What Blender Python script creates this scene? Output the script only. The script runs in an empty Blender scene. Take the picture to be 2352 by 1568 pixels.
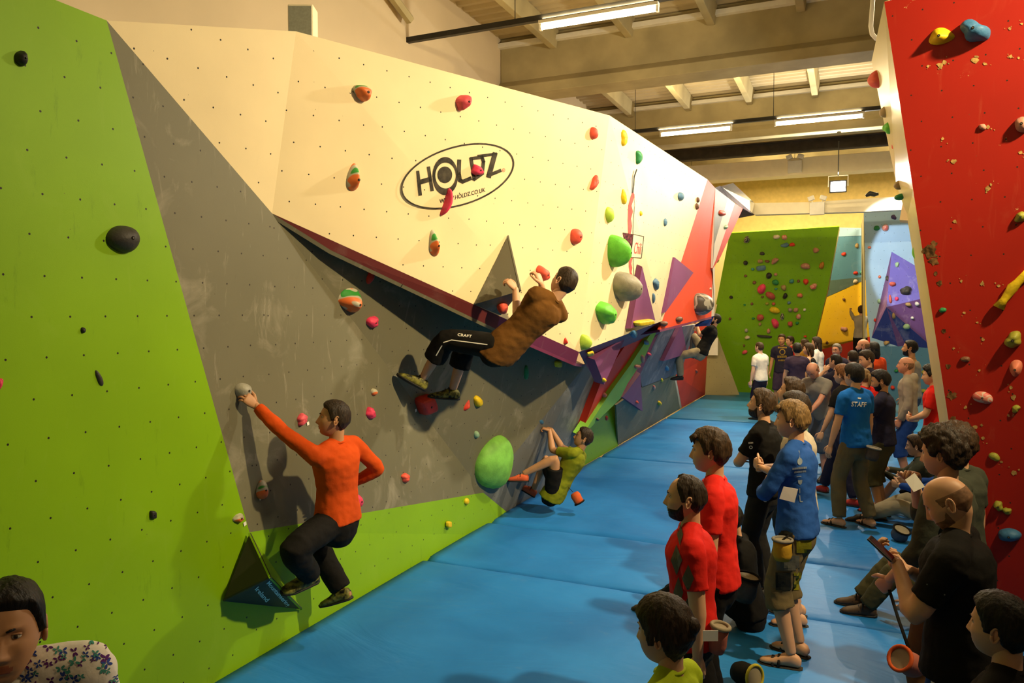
import bpy, bmesh, math, random
import numpy as np
from mathutils import Vector, Matrix, noise
from math import radians, sin, cos, pi, sqrt, atan2, floor

# ---------------------------------------------------------------- camera, world, lights, exposure
FPX = 1750.0
YAW = radians(23.9); PIT = radians(-2.36); CAMZ = 2.45
SC = bpy.context.scene
COL = SC.collection
cam = bpy.data.cameras.new('camera'); cam.lens = 36.0 * FPX / 2352.0; cam.sensor_width = 36.0
cam.clip_start = 0.05
camo = bpy.data.objects.new('camera', cam); COL.objects.link(camo)
camo.location = (0, 0, CAMZ); camo.rotation_euler = (radians(90) + PIT, 0, YAW)
SC.camera = camo
SC.view_settings.view_transform = 'Standard'; SC.view_settings.look = 'None'
SC.view_settings.gamma = 1.0; SC.view_settings.use_curve_mapping = False
SC.view_settings.exposure = 0.0
SC.cycles.max_bounces = 6; SC.cycles.diffuse_bounces = 4; SC.cycles.glossy_bounces = 2
SC.cycles.use_denoising = True
SC.cycles.sample_clamp_indirect = 4.0

world = bpy.data.worlds.new('hall_ambient'); SC.world = world; world.use_nodes = True
world.node_tree.nodes['Background'].inputs[0].default_value = (1.0, 0.80, 0.50, 1)
world.node_tree.nodes['Background'].inputs[1].default_value = 0.05

def light(name, kind, loc, target, energy, color, size=0.3, size_y=None, spread=None, spot=None, blend=0.3):
    l = bpy.data.lights.new(name, kind); l.energy = energy; l.color = color
    if kind == 'AREA':
        l.size = size
        if size_y: l.shape = 'RECTANGLE'; l.size_y = size_y
        if spread: l.spread = spread
    if kind == 'SPOT':
        l.shadow_soft_size = size; l.spot_size = spot or radians(90); l.spot_blend = blend
    o = bpy.data.objects.new(name, l); COL.objects.link(o); o.location = loc
    d = Vector(target) - Vector(loc)
    o.rotation_euler = d.to_track_quat('-Z', 'Y').to_euler()
    return o
WARM = (1.0, 0.785, 0.43); WHITE = (1.0, 0.93, 0.82)
# floodlights of the hall (their housings are built with the lamps below)
FLOODS = [((2.9, 4.6, 5.75), (-3.4, 6.6, 1.8), 190, WARM),
          ((0.35, 9.4, 5.3), (-3.0, 8.6, 3.3), 230, (1.0, 0.90, 0.68)),
          ((-0.272, 17.6, 5.057), (1.6, 20.6, 3.2), 120, (0.80, 0.90, 1.0))]
light('flood_glow', 'POINT', FLOODS[2][0], (0, 20, 0), 430, (1.0, 0.93, 0.80))
light('flood_spot', 'SPOT', (-0.261, 16.85, 4.9030000000000005), (1.95, 20.6, 3.5), 620, (0.85, 0.92, 1.0), size=0.05, spot=radians(40), blend=0.12)
for fi, (fl, ft, fe, fc) in enumerate(FLOODS[:2]):
    light('flood_beam', 'AREA', fl, ft, fe, fc, 0.22, 0.16, spread=radians(96) if fi == 0 else None)
# tube rows: (x0, x1, y, z)
TUBES = [(-3.72, -2.22, 9.35, 6.12), (-0.1, 1.4, 9.35, 6.12), (-3.55, -2.2, 15.5, 6.0), (-1.35, 0.15, 15.5, 6.0),
         (-3.4, -1.9, 3.2, 6.12), (-0.4, 1.1, 3.2, 6.12), (1.5, 3.0, 15.5, 6.0), (-2.0, -0.5, -2.2, 6.12), (0.6, 2.1, -2.2, 6.12), (-2.6, -1.1, 21.6, 6.24), (0.9, 2.4, 21.6, 6.24)]  # last two tubes are added, hidden behind the bulkhead to brighten the far end
TUBEE = [72, 46, 165, 175, 6, 18, 110, 4, 6, 330, 300]
for (x0, x1, ty, tz), te in zip(TUBES, TUBEE):
    light('tube_light', 'AREA', ((x0+x1)/2, ty, tz-0.07), ((x0+x1)/2, ty, 0), te, WARM, 1.45, 0.1)
    light('tube_uplight', 'AREA', ((x0+x1)/2, ty, tz+0.09), ((x0+x1)/2, ty, 9), te*1.5, WARM, 1.45, 0.1)

# ---------------------------------------------------------------- geometry helpers
CAMP = Vector((0, 0, CAMZ))
def ray(px, py):
    x = (px - 1176) / FPX; y = (784 - py) / FPX
    h = cos(PIT) - sin(PIT) * y; v = sin(PIT) + cos(PIT) * y
    return Vector((x * cos(YAW) - h * sin(YAW), x * sin(YAW) + h * cos(YAW), v))
def onx(px, py, X): d = ray(px, py); return CAMP + d * (X / d.x)
def ony(px, py, Y): d = ray(px, py); return CAMP + d * (Y / d.y)
def onz(px, py, Z): d = ray(px, py); return CAMP + d * ((Z - CAMZ) / d.z)
def ond(px, py, D): return CAMP + ray(px, py) * D
def onp(px, py, p0, n):
    d = ray(px, py); n = Vector(n); return CAMP + d * ((Vector(p0) - CAMP).dot(n) / d.dot(n))
def V(*a): return Vector(a)

def tag(o, label=None, cat=None, group=None, kind=None):
    if label: o['label'] = label
    if cat: o['category'] = cat
    if group: o['group'] = group
    if kind: o['kind'] = kind
    return o

def mk(name, verts, faces, mats, parent=None, origin=None, fm=None, smooth=False, uvs=None, bevel=0):
    """one mesh object from world-space verts; origin is the pivot (parent origin for children)"""
    if parent is not None and origin is None: origin = parent['_o'] if '_o' in parent else (0, 0, 0)
    if origin is None:
        a = np.array([tuple(v) for v in verts]); origin = (a[:, 0].mean(), a[:, 1].mean(), a[:, 2].min())
    O = Vector(origin)
    me = bpy.data.meshes.new(name)
    me.from_pydata([tuple(Vector(v) - O) for v in verts], [], [tuple(f) for f in faces])
    if not isinstance(mats, (list, tuple)): mats = [mats]
    for m in mats: me.materials.append(m)
    if fm is not None: me.polygons.foreach_set('material_index', fm)
    if smooth: me.polygons.foreach_set('use_smooth', [True] * len(me.polygons))
    if uvs is not None:
        ul = me.uv_layers.new(name='UVMap')
        ul.data.foreach_set('uv', [c for uv in uvs for c in uv])
    me.update()
    o = bpy.data.objects.new(name, me); COL.objects.link(o)
    if parent is not None: o.parent = parent
    else: o.location = O
    o['_o'] = tuple(O)
    if bevel:
        b = o.modifiers.new('edge', 'BEVEL'); b.width = bevel; b.segments = 2; b.limit_method = 'ANGLE'
    return o

def empty(name, loc, label=None, cat=None, group=None, kind=None):
    o = bpy.data.objects.new(name, None); COL.objects.link(o); o.location = loc; o['_o'] = tuple(loc)
    o.empty_display_size = 0.1
    return tag(o, label, cat, group, kind)

class MB:
    def __init__(s): s.v = []; s.f = []; s.m = []
    def add(s, vs, fs, mi=0):
        n = len(s.v); s.v += [Vector(v) for v in vs]; s.f += [tuple(i + n for i in f) for f in fs]; s.m += [mi] * len(fs)
    def box(s, lo, hi, mi=0, M=None):
        x0, y0, z0 = lo; x1, y1, z1 = hi
        vs = [V(x, y, z) for z in (z0, z1) for y in (y0, y1) for x in (x0, x1)]
        if M is not None: vs = [M @ v for v in vs]
        s.add(vs, [(0, 2, 3, 1), (4, 5, 7, 6), (0, 1, 5, 4), (2, 6, 7, 3), (0, 4, 6, 2), (1, 3, 7, 5)], mi)
    def tube(s, pts, rad, seg=10, mi=0, ratio=1.0, up=None, caps=True):
        pts = [Vector(p) for p in pts]; n = len(pts)
        if not hasattr(rad, '__len__'): rad = [rad] * n
        vs = []; prev = None
        for i, p in enumerate(pts):
            t = (pts[min(i+1, n-1)] - pts[max(i-1, 0)]).normalized()
            if prev is None:
                a = Vector(up) if up else (V(0, 0, 1) if abs(t.z) < 0.9 else V(0, 1, 0))
                r = t.cross(a).normalized()
            else:
                r = (prev - t * prev.dot(t)).normalized()
            prev = r; b = t.cross(r)
            ra = rad[i]; rb = ra * ratio
            for k in range(seg):
                an = 2 * pi * k / seg
                vs.append(p + r * (cos(an) * ra) + b * (sin(an) * rb))
        fs = []
        for i in range(n - 1):
            for k in range(seg):
                a = i * seg + k; b2 = i * seg + (k + 1) % seg
                fs.append((a, b2, b2 + seg, a + seg))
        if caps:
            fs.append(tuple(range(seg - 1, -1, -1))); fs.append(tuple((n - 1) * seg + k for k in range(seg)))
        s.add(vs, fs, mi)
    def prism(s, poly, depth, mi=0):
        """poly: planar loop (world), depth: vector"""
        n = len(poly); d = Vector(depth)
        vs = [Vector(p) for p in poly] + [Vector(p) + d for p in poly]
        fs = [tuple(range(n)), tuple(range(2*n-1, n-1, -1))] + [(i, i+n, (i+1) % n + n, (i+1) % n) for i in range(n)]
        s.add(vs, fs, mi)
    def build(s, name, mats, parent=None, origin=None, smooth=False, bevel=0):
        return mk(name, s.v, s.f, mats, parent, origin, s.m, smooth, None, bevel)

# ---------------------------------------------------------------- materials
MATS = {}
def nt(name):
    m = bpy.data.materials.new(name); m.use_nodes = True
    return m, m.node_tree, m.node_tree.nodes['Principled BSDF']
def N(t, typ, **kw):
    n = t.nodes.new(typ)
    for k, v in kw.items():
        if k.startswith('i_'):
            key = k[2:]; key = int(key) if key.isdigit() else key.replace('_', ' ')
            n.inputs[key].default_value = v
        else: setattr(n, k, v)
    return n
def math_n(t, op, a, b=None):
    n = t.nodes.new('ShaderNodeMath'); n.operation = op
    for i, x in enumerate((a, b)):
        if x is None: continue
        if isinstance(x, (int, float)): n.inputs[i].default_value = x
        else: t.links.new(x, n.inputs[i])
    return n.outputs[0]
def mixc(t, fac, a, b):
    n = t.nodes.new('ShaderNodeMix'); n.data_type = 'RGBA'
    for x, key in ((fac, 0), (a, 6), (b, 7)):
        if isinstance(x, (int, float)): n.inputs[key].default_value = x
        elif isinstance(x, tuple): n.inputs[key].default_value = (*x, 1)[:4]
        else: t.links.new(x, n.inputs[key])
    return n.outputs[2]
def ramp(t, fac, lo, hi):
    n = t.nodes.new('ShaderNodeMapRange'); n.clamp = True
    t.links.new(fac, n.inputs[0]); n.inputs[1].default_value = lo; n.inputs[2].default_value = hi
    return n.outputs[0]

def plain(name, col, rough=0.6, spec=0.3, metal=0.0, var=0.12, vs=6.0, bump=0.0, bs=40.0, emit=None, es=0):
    if name in MATS: return MATS[name]
    m, t, b = nt(name)
    b.inputs['Roughness'].default_value = rough; b.inputs['Specular IOR Level'].default_value = spec
    b.inputs['Metallic'].default_value = metal
    tc = N(t, 'ShaderNodeTexCoord')
    no = N(t, 'ShaderNodeTexNoise', i_Scale=vs, i_Detail=4.0); t.links.new(tc.outputs['Object'], no.inputs['Vector'])
    c2 = tuple(max(0, c * (1 - var * 2)) for c in col); c1 = tuple(min(1, c * (1 + var)) for c in col)
    t.links.new(mixc(t, ramp(t, no.outputs[0], 0.35, 0.65), c2, c1), b.inputs['Base Color'])
    if bump:
        nb = N(t, 'ShaderNodeTexNoise', i_Scale=bs, i_Detail=5.0); t.links.new(tc.outputs['Object'], nb.inputs['Vector'])
        bp = N(t, 'ShaderNodeBump', i_Strength=bump, i_Distance=0.01); t.links.new(nb.outputs[0], bp.inputs['Height'])
        t.links.new(bp.outputs[0], b.inputs['Normal'])
    if emit:
        b.inputs['Emission Color'].default_value = (*emit, 1); b.inputs['Emission Strength'].default_value = es
    MATS[name] = m; return m

def holes_mask(t, uv, s=0.21, r=0.006):
    sep = N(t, 'ShaderNodeSeparateXYZ'); t.links.new(uv, sep.inputs[0])
    v = math_n(t, 'DIVIDE', sep.outputs[1], s); fv = math_n(t, 'FLOOR', v)
    off = math_n(t, 'MULTIPLY', math_n(t, 'MODULO', math_n(t, 'ABSOLUTE', fv), 2.0), 0.35)
    u = math_n(t, 'ADD', math_n(t, 'DIVIDE', sep.outputs[0], s), off)
    du = math_n(t, 'SUBTRACT', math_n(t, 'FRACT', u), 0.5); dv = math_n(t, 'SUBTRACT', math_n(t, 'FRACT', v), 0.5)
    d = math_n(t, 'SQRT', math_n(t, 'ADD', math_n(t, 'MULTIPLY', du, du), math_n(t, 'MULTIPLY', dv, dv)))
    return math_n(t, 'LESS_THAN', d, r / s)

def panel_mat(name, col, chalk=0.25, chalkcol=(0.75, 0.72, 0.62), scuff=0.25, rough=0.55, holes=0.21, spread=0.5, flake=0.0, spec=0.3):
    if name in MATS: return MATS[name]
    m, t, b = nt(name); L = t.links.new
    uv = N(t, 'ShaderNodeUVMap').outputs[0]
    base = N(t, 'ShaderNodeTexNoise', i_Scale=1.3, i_Detail=5.0); L(uv, base.inputs['Vector'])
    c = mixc(t, ramp(t, base.outputs[0], 0.3, 0.7), tuple(x * 0.93 for x in col), tuple(min(1, x * 1.06) for x in col))
    if chalk > 0:
        n1 = N(t, 'ShaderNodeTexNoise', i_Scale=2.2, i_Detail=7.0, i_Roughness=0.62, i_Distortion=0.9); L(uv, n1.inputs['Vector'])
        c = mixc(t, math_n(t, 'MULTIPLY', ramp(t, n1.outputs[0], 0.62 - 0.1*spread, 0.85), chalk), c, chalkcol)
        mp = N(t, 'ShaderNodeMapping'); mp.inputs['Scale'].default_value = (14, 2.2, 1); mp.inputs['Rotation'].default_value = (0, 0, 0.25); L(uv, mp.inputs[0])
        n2 = N(t, 'ShaderNodeTexNoise', i_Scale=1.0, i_Detail=6.0, i_Roughness=0.7, i_Distortion=0.6); L(mp.outputs[0], n2.inputs['Vector'])
        c = mixc(t, math_n(t, 'MULTIPLY', ramp(t, n2.outputs[0], 0.60, 0.82), chalk * 1.1), c, chalkcol)
    if scuff > 0:
        mp = N(t, 'ShaderNodeMapping'); mp.inputs['Scale'].default_value = (9, 1.6, 1); mp.inputs['Location'].default_value = (3, 7, 0); L(uv, mp.inputs[0])
        n3 = N(t, 'ShaderNodeTexNoise', i_Scale=1.4, i_Detail=7.0, i_Roughness=0.75); L(mp.outputs[0], n3.inputs['Vector'])
        c = mixc(t, math_n(t, 'MULTIPLY', ramp(t, n3.outputs[0], 0.60, 0.80), scuff), c, tuple(x * 0.25 for x in col))
    if flake > 0:
        n4 = N(t, 'ShaderNodeTexNoise', i_Scale=3.0, i_Detail=9.0, i_Roughness=0.75); L(uv, n4.inputs['Vector'])
        c = mixc(t, math_n(t, 'MULTIPLY', ramp(t, n4.outputs[0], 0.64, 0.66), flake), c, (0.62, 0.42, 0.16))
    if holes:
        c = mixc(t, holes_mask(t, uv, holes), c, (0.02, 0.015, 0.01))
        n5 = N(t, 'ShaderNodeTexVoronoi', i_Scale=6.5); L(uv, n5.inputs['Vector'])
        c = mixc(t, math_n(t, 'MULTIPLY', math_n(t, 'LESS_THAN', n5.outputs[0], 0.022), 0.6), c, (0.10, 0.06, 0.03))
    L(c, b.inputs['Base Color']); b.inputs['Roughness'].default_value = rough; b.inputs['Specular IOR Level'].default_value = spec
    nb = N(t, 'ShaderNodeTexNoise', i_Scale=160.0, i_Detail=3.0); L(uv, nb.inputs['Vector'])
    bp = N(t, 'ShaderNodeBump', i_Strength=0.12, i_Distance=0.002); L(nb.outputs[0], bp.inputs['Height']); L(bp.outputs[0], b.inputs['Normal'])
    MATS[name] = m; return m

LIME = panel_mat('lime_painted_ply', (0.215, 0.41, 0.003), chalk=0.08, chalkcol=(0.5, 0.62, 0.15), scuff=0.6, rough=0.45, spec=0.25)
GREY = panel_mat('grey_painted_ply', (0.158, 0.145, 0.088), chalk=0.42, chalkcol=(0.62, 0.55, 0.42), scuff=0.25)
CREAM = panel_mat('cream_painted_ply', (0.86, 0.70, 0.41), chalk=0.0, scuff=0.06, rough=0.5)
MAROON = panel_mat('maroon_painted_ply', (0.13, 0.022, 0.02), chalk=0.1, holes=0, scuff=0.1)
PURPLE_D = panel_mat('dark_purple_painted_ply', (0.17, 0.03, 0.085), chalk=0.2, holes=0)
PURPLE = panel_mat('purple_painted_ply', (0.23, 0.065, 0.17), chalk=0.12, holes=0, scuff=0.1)
REDP = panel_mat('red_painted_ply', (0.62, 0.035, 0.012), chalk=0.10, chalkcol=(0.8, 0.3, 0.2), holes=0, scuff=0.12)
REDF = panel_mat('scarlet_painted_ply', (0.85, 0.085, 0.03), chalk=0.15, chalkcol=(0.9, 0.35, 0.2), holes=0, scuff=0.0)
REDW = panel_mat('worn_red_painted_ply', (0.33, 0.010, 0.002), chalk=0.14, chalkcol=(0.62, 0.22, 0.10), scuff=0.1, flake=0.9, spread=0.2)
GREENF = panel_mat('leaf_green_painted_ply', (0.24, 0.52, 0.04), chalk=0.2, chalkcol=(0.5, 0.6, 0.4), holes=0)
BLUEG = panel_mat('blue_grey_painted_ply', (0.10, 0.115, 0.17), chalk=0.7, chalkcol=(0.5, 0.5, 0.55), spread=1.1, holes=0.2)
BLUEG2 = panel_mat('bluish_grey_painted_ply', (0.135, 0.135, 0.125), chalk=0.6, chalkcol=(0.5, 0.48, 0.42), spread=0.9, holes=0.21)
KHAKI = panel_mat('khaki_painted_ply', (0.33, 0.29, 0.15), chalk=0.1)
FARG = panel_mat('moss_green_painted_ply', (0.20, 0.42, 0.004), chalk=0.06, scuff=0.3)
TEAL = panel_mat('teal_blue_painted_ply', (0.07, 0.19, 0.30), chalk=0.1)
TEALD = panel_mat('dark_teal_painted_ply', (0.07, 0.11, 0.10), chalk=0.1)
YELP = panel_mat('yellow_painted_ply', (0.72, 0.42, 0.01), chalk=0.1, scuff=0.3)
SKYB = panel_mat('pale_blue_painted_ply', (0.30, 0.47, 0.64), chalk=0.15, chalkcol=(.7, .75, .8))
LILAC = panel_mat('violet_blue_painted_ply', (0.15, 0.13, 0.50), chalk=0.55, chalkcol=(0.6, 0.58, 0.75), spread=0.9)
VIOLET = panel_mat('violet_painted_ply', (0.16, 0.07, 0.22), chalk=0.5, chalkcol=(0.6, 0.45, 0.5), spread=0.8)
NAVYP = panel_mat('navy_painted_ply', (0.035, 0.05, 0.25), chalk=0.5, chalkcol=(0.5, 0.5, 0.6), spread=0.9)
WHITEP = panel_mat('white_painted_ply', (0.70, 0.62, 0.50), chalk=0.0, holes=0)
ORANGEP = panel_mat('orange_red_painted_ply', (0.75, 0.06, 0.01), chalk=0.1, holes=0)
CREAMS = panel_mat('cream_plank_edge', (0.72, 0.60, 0.32), chalk=0.1, holes=0, scuff=0.2, rough=0.3, spec=0.6)
DARKV = panel_mat('charcoal_volume_ply', (0.045, 0.037, 0.030), chalk=0.2, chalkcol=(0.3, 0.25, 0.2), holes=0, scuff=0.0)
GREYV = panel_mat('slate_volume_ply', (0.15, 0.14, 0.10), chalk=0.6, chalkcol=(0.6, 0.55, 0.45), spread=0.8, holes=0)

PANELS = []       # (tri a, b, c, normal, parent) for placing holds
def quad_uv(poly, n):
    up = V(0, 0, 1) - n * n.z
    if up.length < 0.05: up = V(0, 1, 0) - n * n.y
    up.normalize(); rt = up.cross(n).normalized()
    return [(p.dot(rt) * 1.0, p.dot(up)) for p in poly]
def panel(parent, poly, m, th=0.03, name='panel', label=None, hold=True, face=None):
    """planar-ish polygon facing the room with ply thickness behind it"""
    poly = [Vector(p) for p in poly]; n = V(0, 0, 0)
    for i in range(len(poly)):
        n += poly[i].cross(poly[(i+1) % len(poly)])
    n.normalize(); c = sum(poly, V(0, 0, 0)) / len(poly)
    if n.dot((face if face is not None else CAMP) - c) < 0: n = -n; poly = poly[::-1]
    k = len(poly); back = [p - n * th for p in poly]
    verts = poly + back
    faces = [tuple(range(k)), tuple(range(2*k-1, k-1, -1))] + [(i, (i+k), (i+1) % k + k, (i+1) % k) for i in range(k)]
    uv = []
    for f in faces: uv += quad_uv([verts[i] for i in f], n)
    o = mk(name, verts, faces, m, parent, uvs=uv)
    if parent is None: tag(o)
    if label: o['label'] = label
    if hold:
        for i in range(1, k - 1): PANELS.append((poly[0], poly[i], poly[i+1], n))
    return o
def surf(px, py, maxt=1e9):
    d = ray(px, py); best = None
    for a, b, c, n in PANELS:
        dn = d.dot(n)
        if dn > -1e-6: continue
        t = (a - CAMP).dot(n) / dn
        if t < 0.3 or t > maxt: continue
        p = CAMP + d * t
        s = [(q - p_).cross(p - p_).dot(n) for p_, q in ((a, b), (b, c), (c, a))]
        if all(x >= -1e-4 for x in s) or all(x <= 1e-4 for x in s):
            if best is None or t < best[2]: best = (p, n, t)
    if best is None: raise ValueError('no surface at %s %s' % (px, py))
    return best
# ---------------------------------------------------------------- the hall
CONC = plain('cast_concrete', (0.42, 0.35, 0.19), 0.9, 0.1, var=0.10, vs=1.5, bump=0.3, bs=9)
PLASTER = plain('plastered_wall', (0.62, 0.50, 0.33), 0.9, 0.1, var=0.04, vs=0.7)
STEELD = plain('dark_trunking_steel', (0.03, 0.028, 0.024), 0.5, 0.3)
WHITEM = plain('white_enamel', (0.8, 0.76, 0.66), 0.4, 0.4, var=0.03)
OSB = plain('plywood_sheathing', (0.78, 0.56, 0.22), 0.8, 0.2, var=0.04, vs=9)
FASCIA = plain('cream_fascia_board', (0.92, 0.82, 0.58), 0.6, 0.3, var=0.02)

def mat_floor():
    m, t, b = nt('blue_vinyl_mat'); L = t.links.new
    tc = N(t, 'ShaderNodeTexCoord').outputs['Object']
    n1 = N(t, 'ShaderNodeTexNoise', i_Scale=0.9, i_Detail=6.0, i_Distortion=0.4); L(tc, n1.inputs['Vector'])
    c = mixc(t, ramp(t, n1.outputs[0], 0.35, 0.7), (0.014, 0.150, 0.47), (0.025, 0.225, 0.64))
    n2 = N(t, 'ShaderNodeTexNoise', i_Scale=5.0, i_Detail=8.0, i_Roughness=0.75); L(tc, n2.inputs['Vector'])
    c = mixc(t, math_n(t, 'MULTIPLY', ramp(t, n2.outputs[0], 0.60, 0.80), 0.22), c, (0.25, 0.38, 0.50))
    L(c, b.inputs['Base Color']); b.inputs['Roughness'].default_value = 0.5; b.inputs['Specular IOR Level'].default_value = 0.22
    mp = N(t, 'ShaderNodeMapping'); mp.inputs['Scale'].default_value = (0.5, 1.0, 1); mp.inputs['Rotation'].default_value = (0, 0, 0.5); L(tc, mp.inputs[0])
    n3 = N(t, 'ShaderNodeTexNoise', i_Scale=1.6, i_Detail=4.0, i_Distortion=1.6); L(mp.outputs[0], n3.inputs['Vector'])
    bp = N(t, 'ShaderNodeBump', i_Strength=0.5, i_Distance=0.05); L(n3.outputs[0], bp.inputs['Height'])
    L(bp.outputs[0], b.inputs['Normal']); return m
FLOORM = mat_floor()
MATDARK = plain('blue_vinyl_far_mat', (0.015, 0.16, 0.36), 0.5, 0.4, var=0.1, vs=1.2, bump=0.4, bs=3)

# concrete sub floor and the room walls
def structure(name, mb, m, **k):
    o = mb.build(name, m, **k); o['kind'] = 'structure'; return o
b = MB(); b.box((-8.2, -6.2, -0.5), (9.2, 27.2, -0.32)); structure('floor', b, CONC)
# back wall, side walls
b = MB(); b.box((-6.1, -6.2, -0.32), (-5.75, 26.2, 8.0)); structure('wall_left', b, PLASTER)
b = MB(); b.box((8.6, -6.2, -0.32), (8.9, 26.2, 8.0)); structure('wall_right', b, PLASTER)
b = MB(); b.box((-5.75, 24.4, -0.32), (8.6, 24.7, 8.0)); structure('wall_back', b, OSB)
b = MB(); b.box((-5.75, -6.2, -0.32), (8.6, -5.9, 8.0)); structure('wall_front', b, PLASTER)

# padded crash mats: a run of big blue mats, seams between them
MX0, MX1 = -3.8, 6.4
ys = [-1.2, 3.0, 6.5, 7.95, 12.3, 17.3]
seq = [0, 1, 2, 3, 4]
for i in range(5):
    y0, y1 = ys[i], ys[i+1]
    nx, ny = 90, 40; vs = []; fs = []
    for j in range(ny + 1):
        for k in range(nx + 1):
            x = MX0 + (MX1 - MX0) * k / nx; y = y0 + (y1 - y0) * j / ny
            e = min(y - y0, y1 - y, 0.12) / 0.12
            # soft creases in the loose vinyl cover
            q = noise.noise(V(x * 1.1 + y * 0.5, y * 1.7 - x * 0.3, i * 3.1)) + 0.5 * noise.noise(V(x * 2.6 - y, y * 3.9, i))
            z = -0.010 + 0.010 * q * min(1, (x - MX0) / 0.4) - 0.03 * (1 - e) ** 2
            vs.append((x, y, z))
    w = nx + 1
    for j in range(ny):
        for k in range(nx): fs.append((j*w+k, j*w+k+1, (j+1)*w+k+1, (j+1)*w+k))
    # skirt
    rim = [k for k in range(w)] + [j*w+nx for j in range(1, ny+1)] + [ny*w+k for k in range(nx-1, -1, -1)] + [j*w for j in range(ny-1, 0, -1)]
    n0 = len(vs)
    for r in rim: vs.append((vs[r][0], vs[r][1], -0.32))
    for a in range(len(rim)):
        a2 = (a + 1) % len(rim); fs.append((rim[a2], rim[a], n0 + a, n0 + a2))
    o = mk('crash_mat', vs, fs, FLOORM, smooth=True)
    MATLAB = ['blue vinyl crash mat beside the man in the floral shirt', 'blue vinyl crash mat below the charcoal pyramid with white lettering',
              'blue vinyl crash mat below the orange-topped climber', 'blue vinyl crash mat below the climber in the olive tee',
              'blue vinyl crash mat along the red and green spikes']
    tag(o, MATLAB[i], 'crash mat', 'crash mats covering the hall floor')
b = MB(); b.box((-3.8, 17.33, -0.32), (6.4, 23.6, 0.0)); o = b.build('crash_mat', MATDARK, bevel=0.03)
tag(o, 'teal blue crash mat under the far green wall', 'crash mat', 'crash mats covering the hall floor')

# roof: deck with corrugations, purlins, tapered beams
def deck():
    vs = []; fs = []; x = -5.75; i = 0
    prof = []
    while x < 8.6:
        prof += [(x, 7.24), (x + 0.05, 7.28), (x + 0.15, 7.28), (x + 0.20, 7.24)]; x += 0.22
    return prof
prof = deck()
# ribs run along x so they read as lines across; sweep profile in y
vs = []; fs = []
yy = -6.2; rows = []
while yy < 26.2:
    rows += [(yy, 7.24), (yy + 0.07, 7.24), (yy + 0.11, 7.29), (yy + 0.19, 7.29)]; yy += 0.23
for (y, z) in rows: vs += [(-6.1, y, z), (8.9, y, z)]
for i in range(len(rows) - 1): fs.append((2*i, 2*i+1, 2*i+3, 2*i+2))
n0 = len(vs); vs += [(-6.1, -6.2, 7.4), (8.9, -6.2, 7.4), (8.9, 26.2, 7.4), (-6.1, 26.2, 7.4)]; fs.append((n0, n0+3, n0+2, n0+1))
DECK = plain('ribbed_roof_deck', (0.50, 0.41, 0.25), 0.6, 0.3, var=0.08, vs=0.9)
o = mk('ceiling', vs, fs, DECK); o['kind'] = 'structure'

BEAMLAB = ['deep concrete roof beam crossing above the long cream wall', 'concrete roof beam behind the pair of hanging tube lights', 'concrete roof beam over the far green wall', 'concrete roof beam overhead behind the viewer']
for i, y in enumerate((12.6, 17.7, 22.8, -0.5)):
    g = empty('roof_beam', (1.4, y, 6.2), BEAMLAB[i], 'roof beam', 'concrete roof beams')
    b = MB(); b.box((-5.75, y - 0.14, 6.42), (8.6, y + 0.14, 7.24)); b.build('web', CONC, g, bevel=0.02)
    b = MB(); b.prism([(-5.75, y-0.27, 6.2), (-5.75, y+0.27, 6.2), (-5.75, y+0.27, 6.36), (-5.75, y+0.14, 6.48), (-5.75, y-0.14, 6.48), (-5.75, y-0.27, 6.36)], (14.35, 0, 0)); b.build('flange', CONC, g, bevel=0.01)
    b = MB(); b.box((-5.75, y - 0.24, 7.06), (8.6, y - 0.14, 7.14)); b.build('ledge', WHITEM, g)
bays = [(-5.9, -0.64), (-0.36, 12.46), (12.74, 17.56), (17.84, 22.66)]
for bi, (y0, y1) in enumerate(bays[1:3]):
    for xi in range(9):
        x = -4.74 + 1.33 * xi
        b = MB()
        b.prism([(x-0.10, y0, 7.24), (x-0.06, y0, 6.94), (x+0.06, y0, 6.94), (x+0.10, y0, 7.24)], (0, y1 - y0, 0))
        o = b.build('roof_purlin', CONC, bevel=0.01)
        sp = ['edge against the plastered wall', 'above the start of the long tube light', 'above the end of the long tube light', 'over the cream wall prow', 'over the red spike', 'over the middle of the mats', 'over the standing crowd', 'over the worn red wall', 'over the far corner'][xi]
        tag(o, 'concrete purlin %s bay, %s' % (['in the front', 'in the rear'][bi], sp), 'roof purlin', 'concrete roof purlins')
# sloping brace against the side wall near the first trunking
b = MB(); b.tube([(-5.66, 7.3, 7.2), (-5.62, 9.2, 6.45)], 0.07, 6); tag(b.build('wall_brace', CONC), 'slanting concrete brace on the plastered side wall', 'brace')

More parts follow.
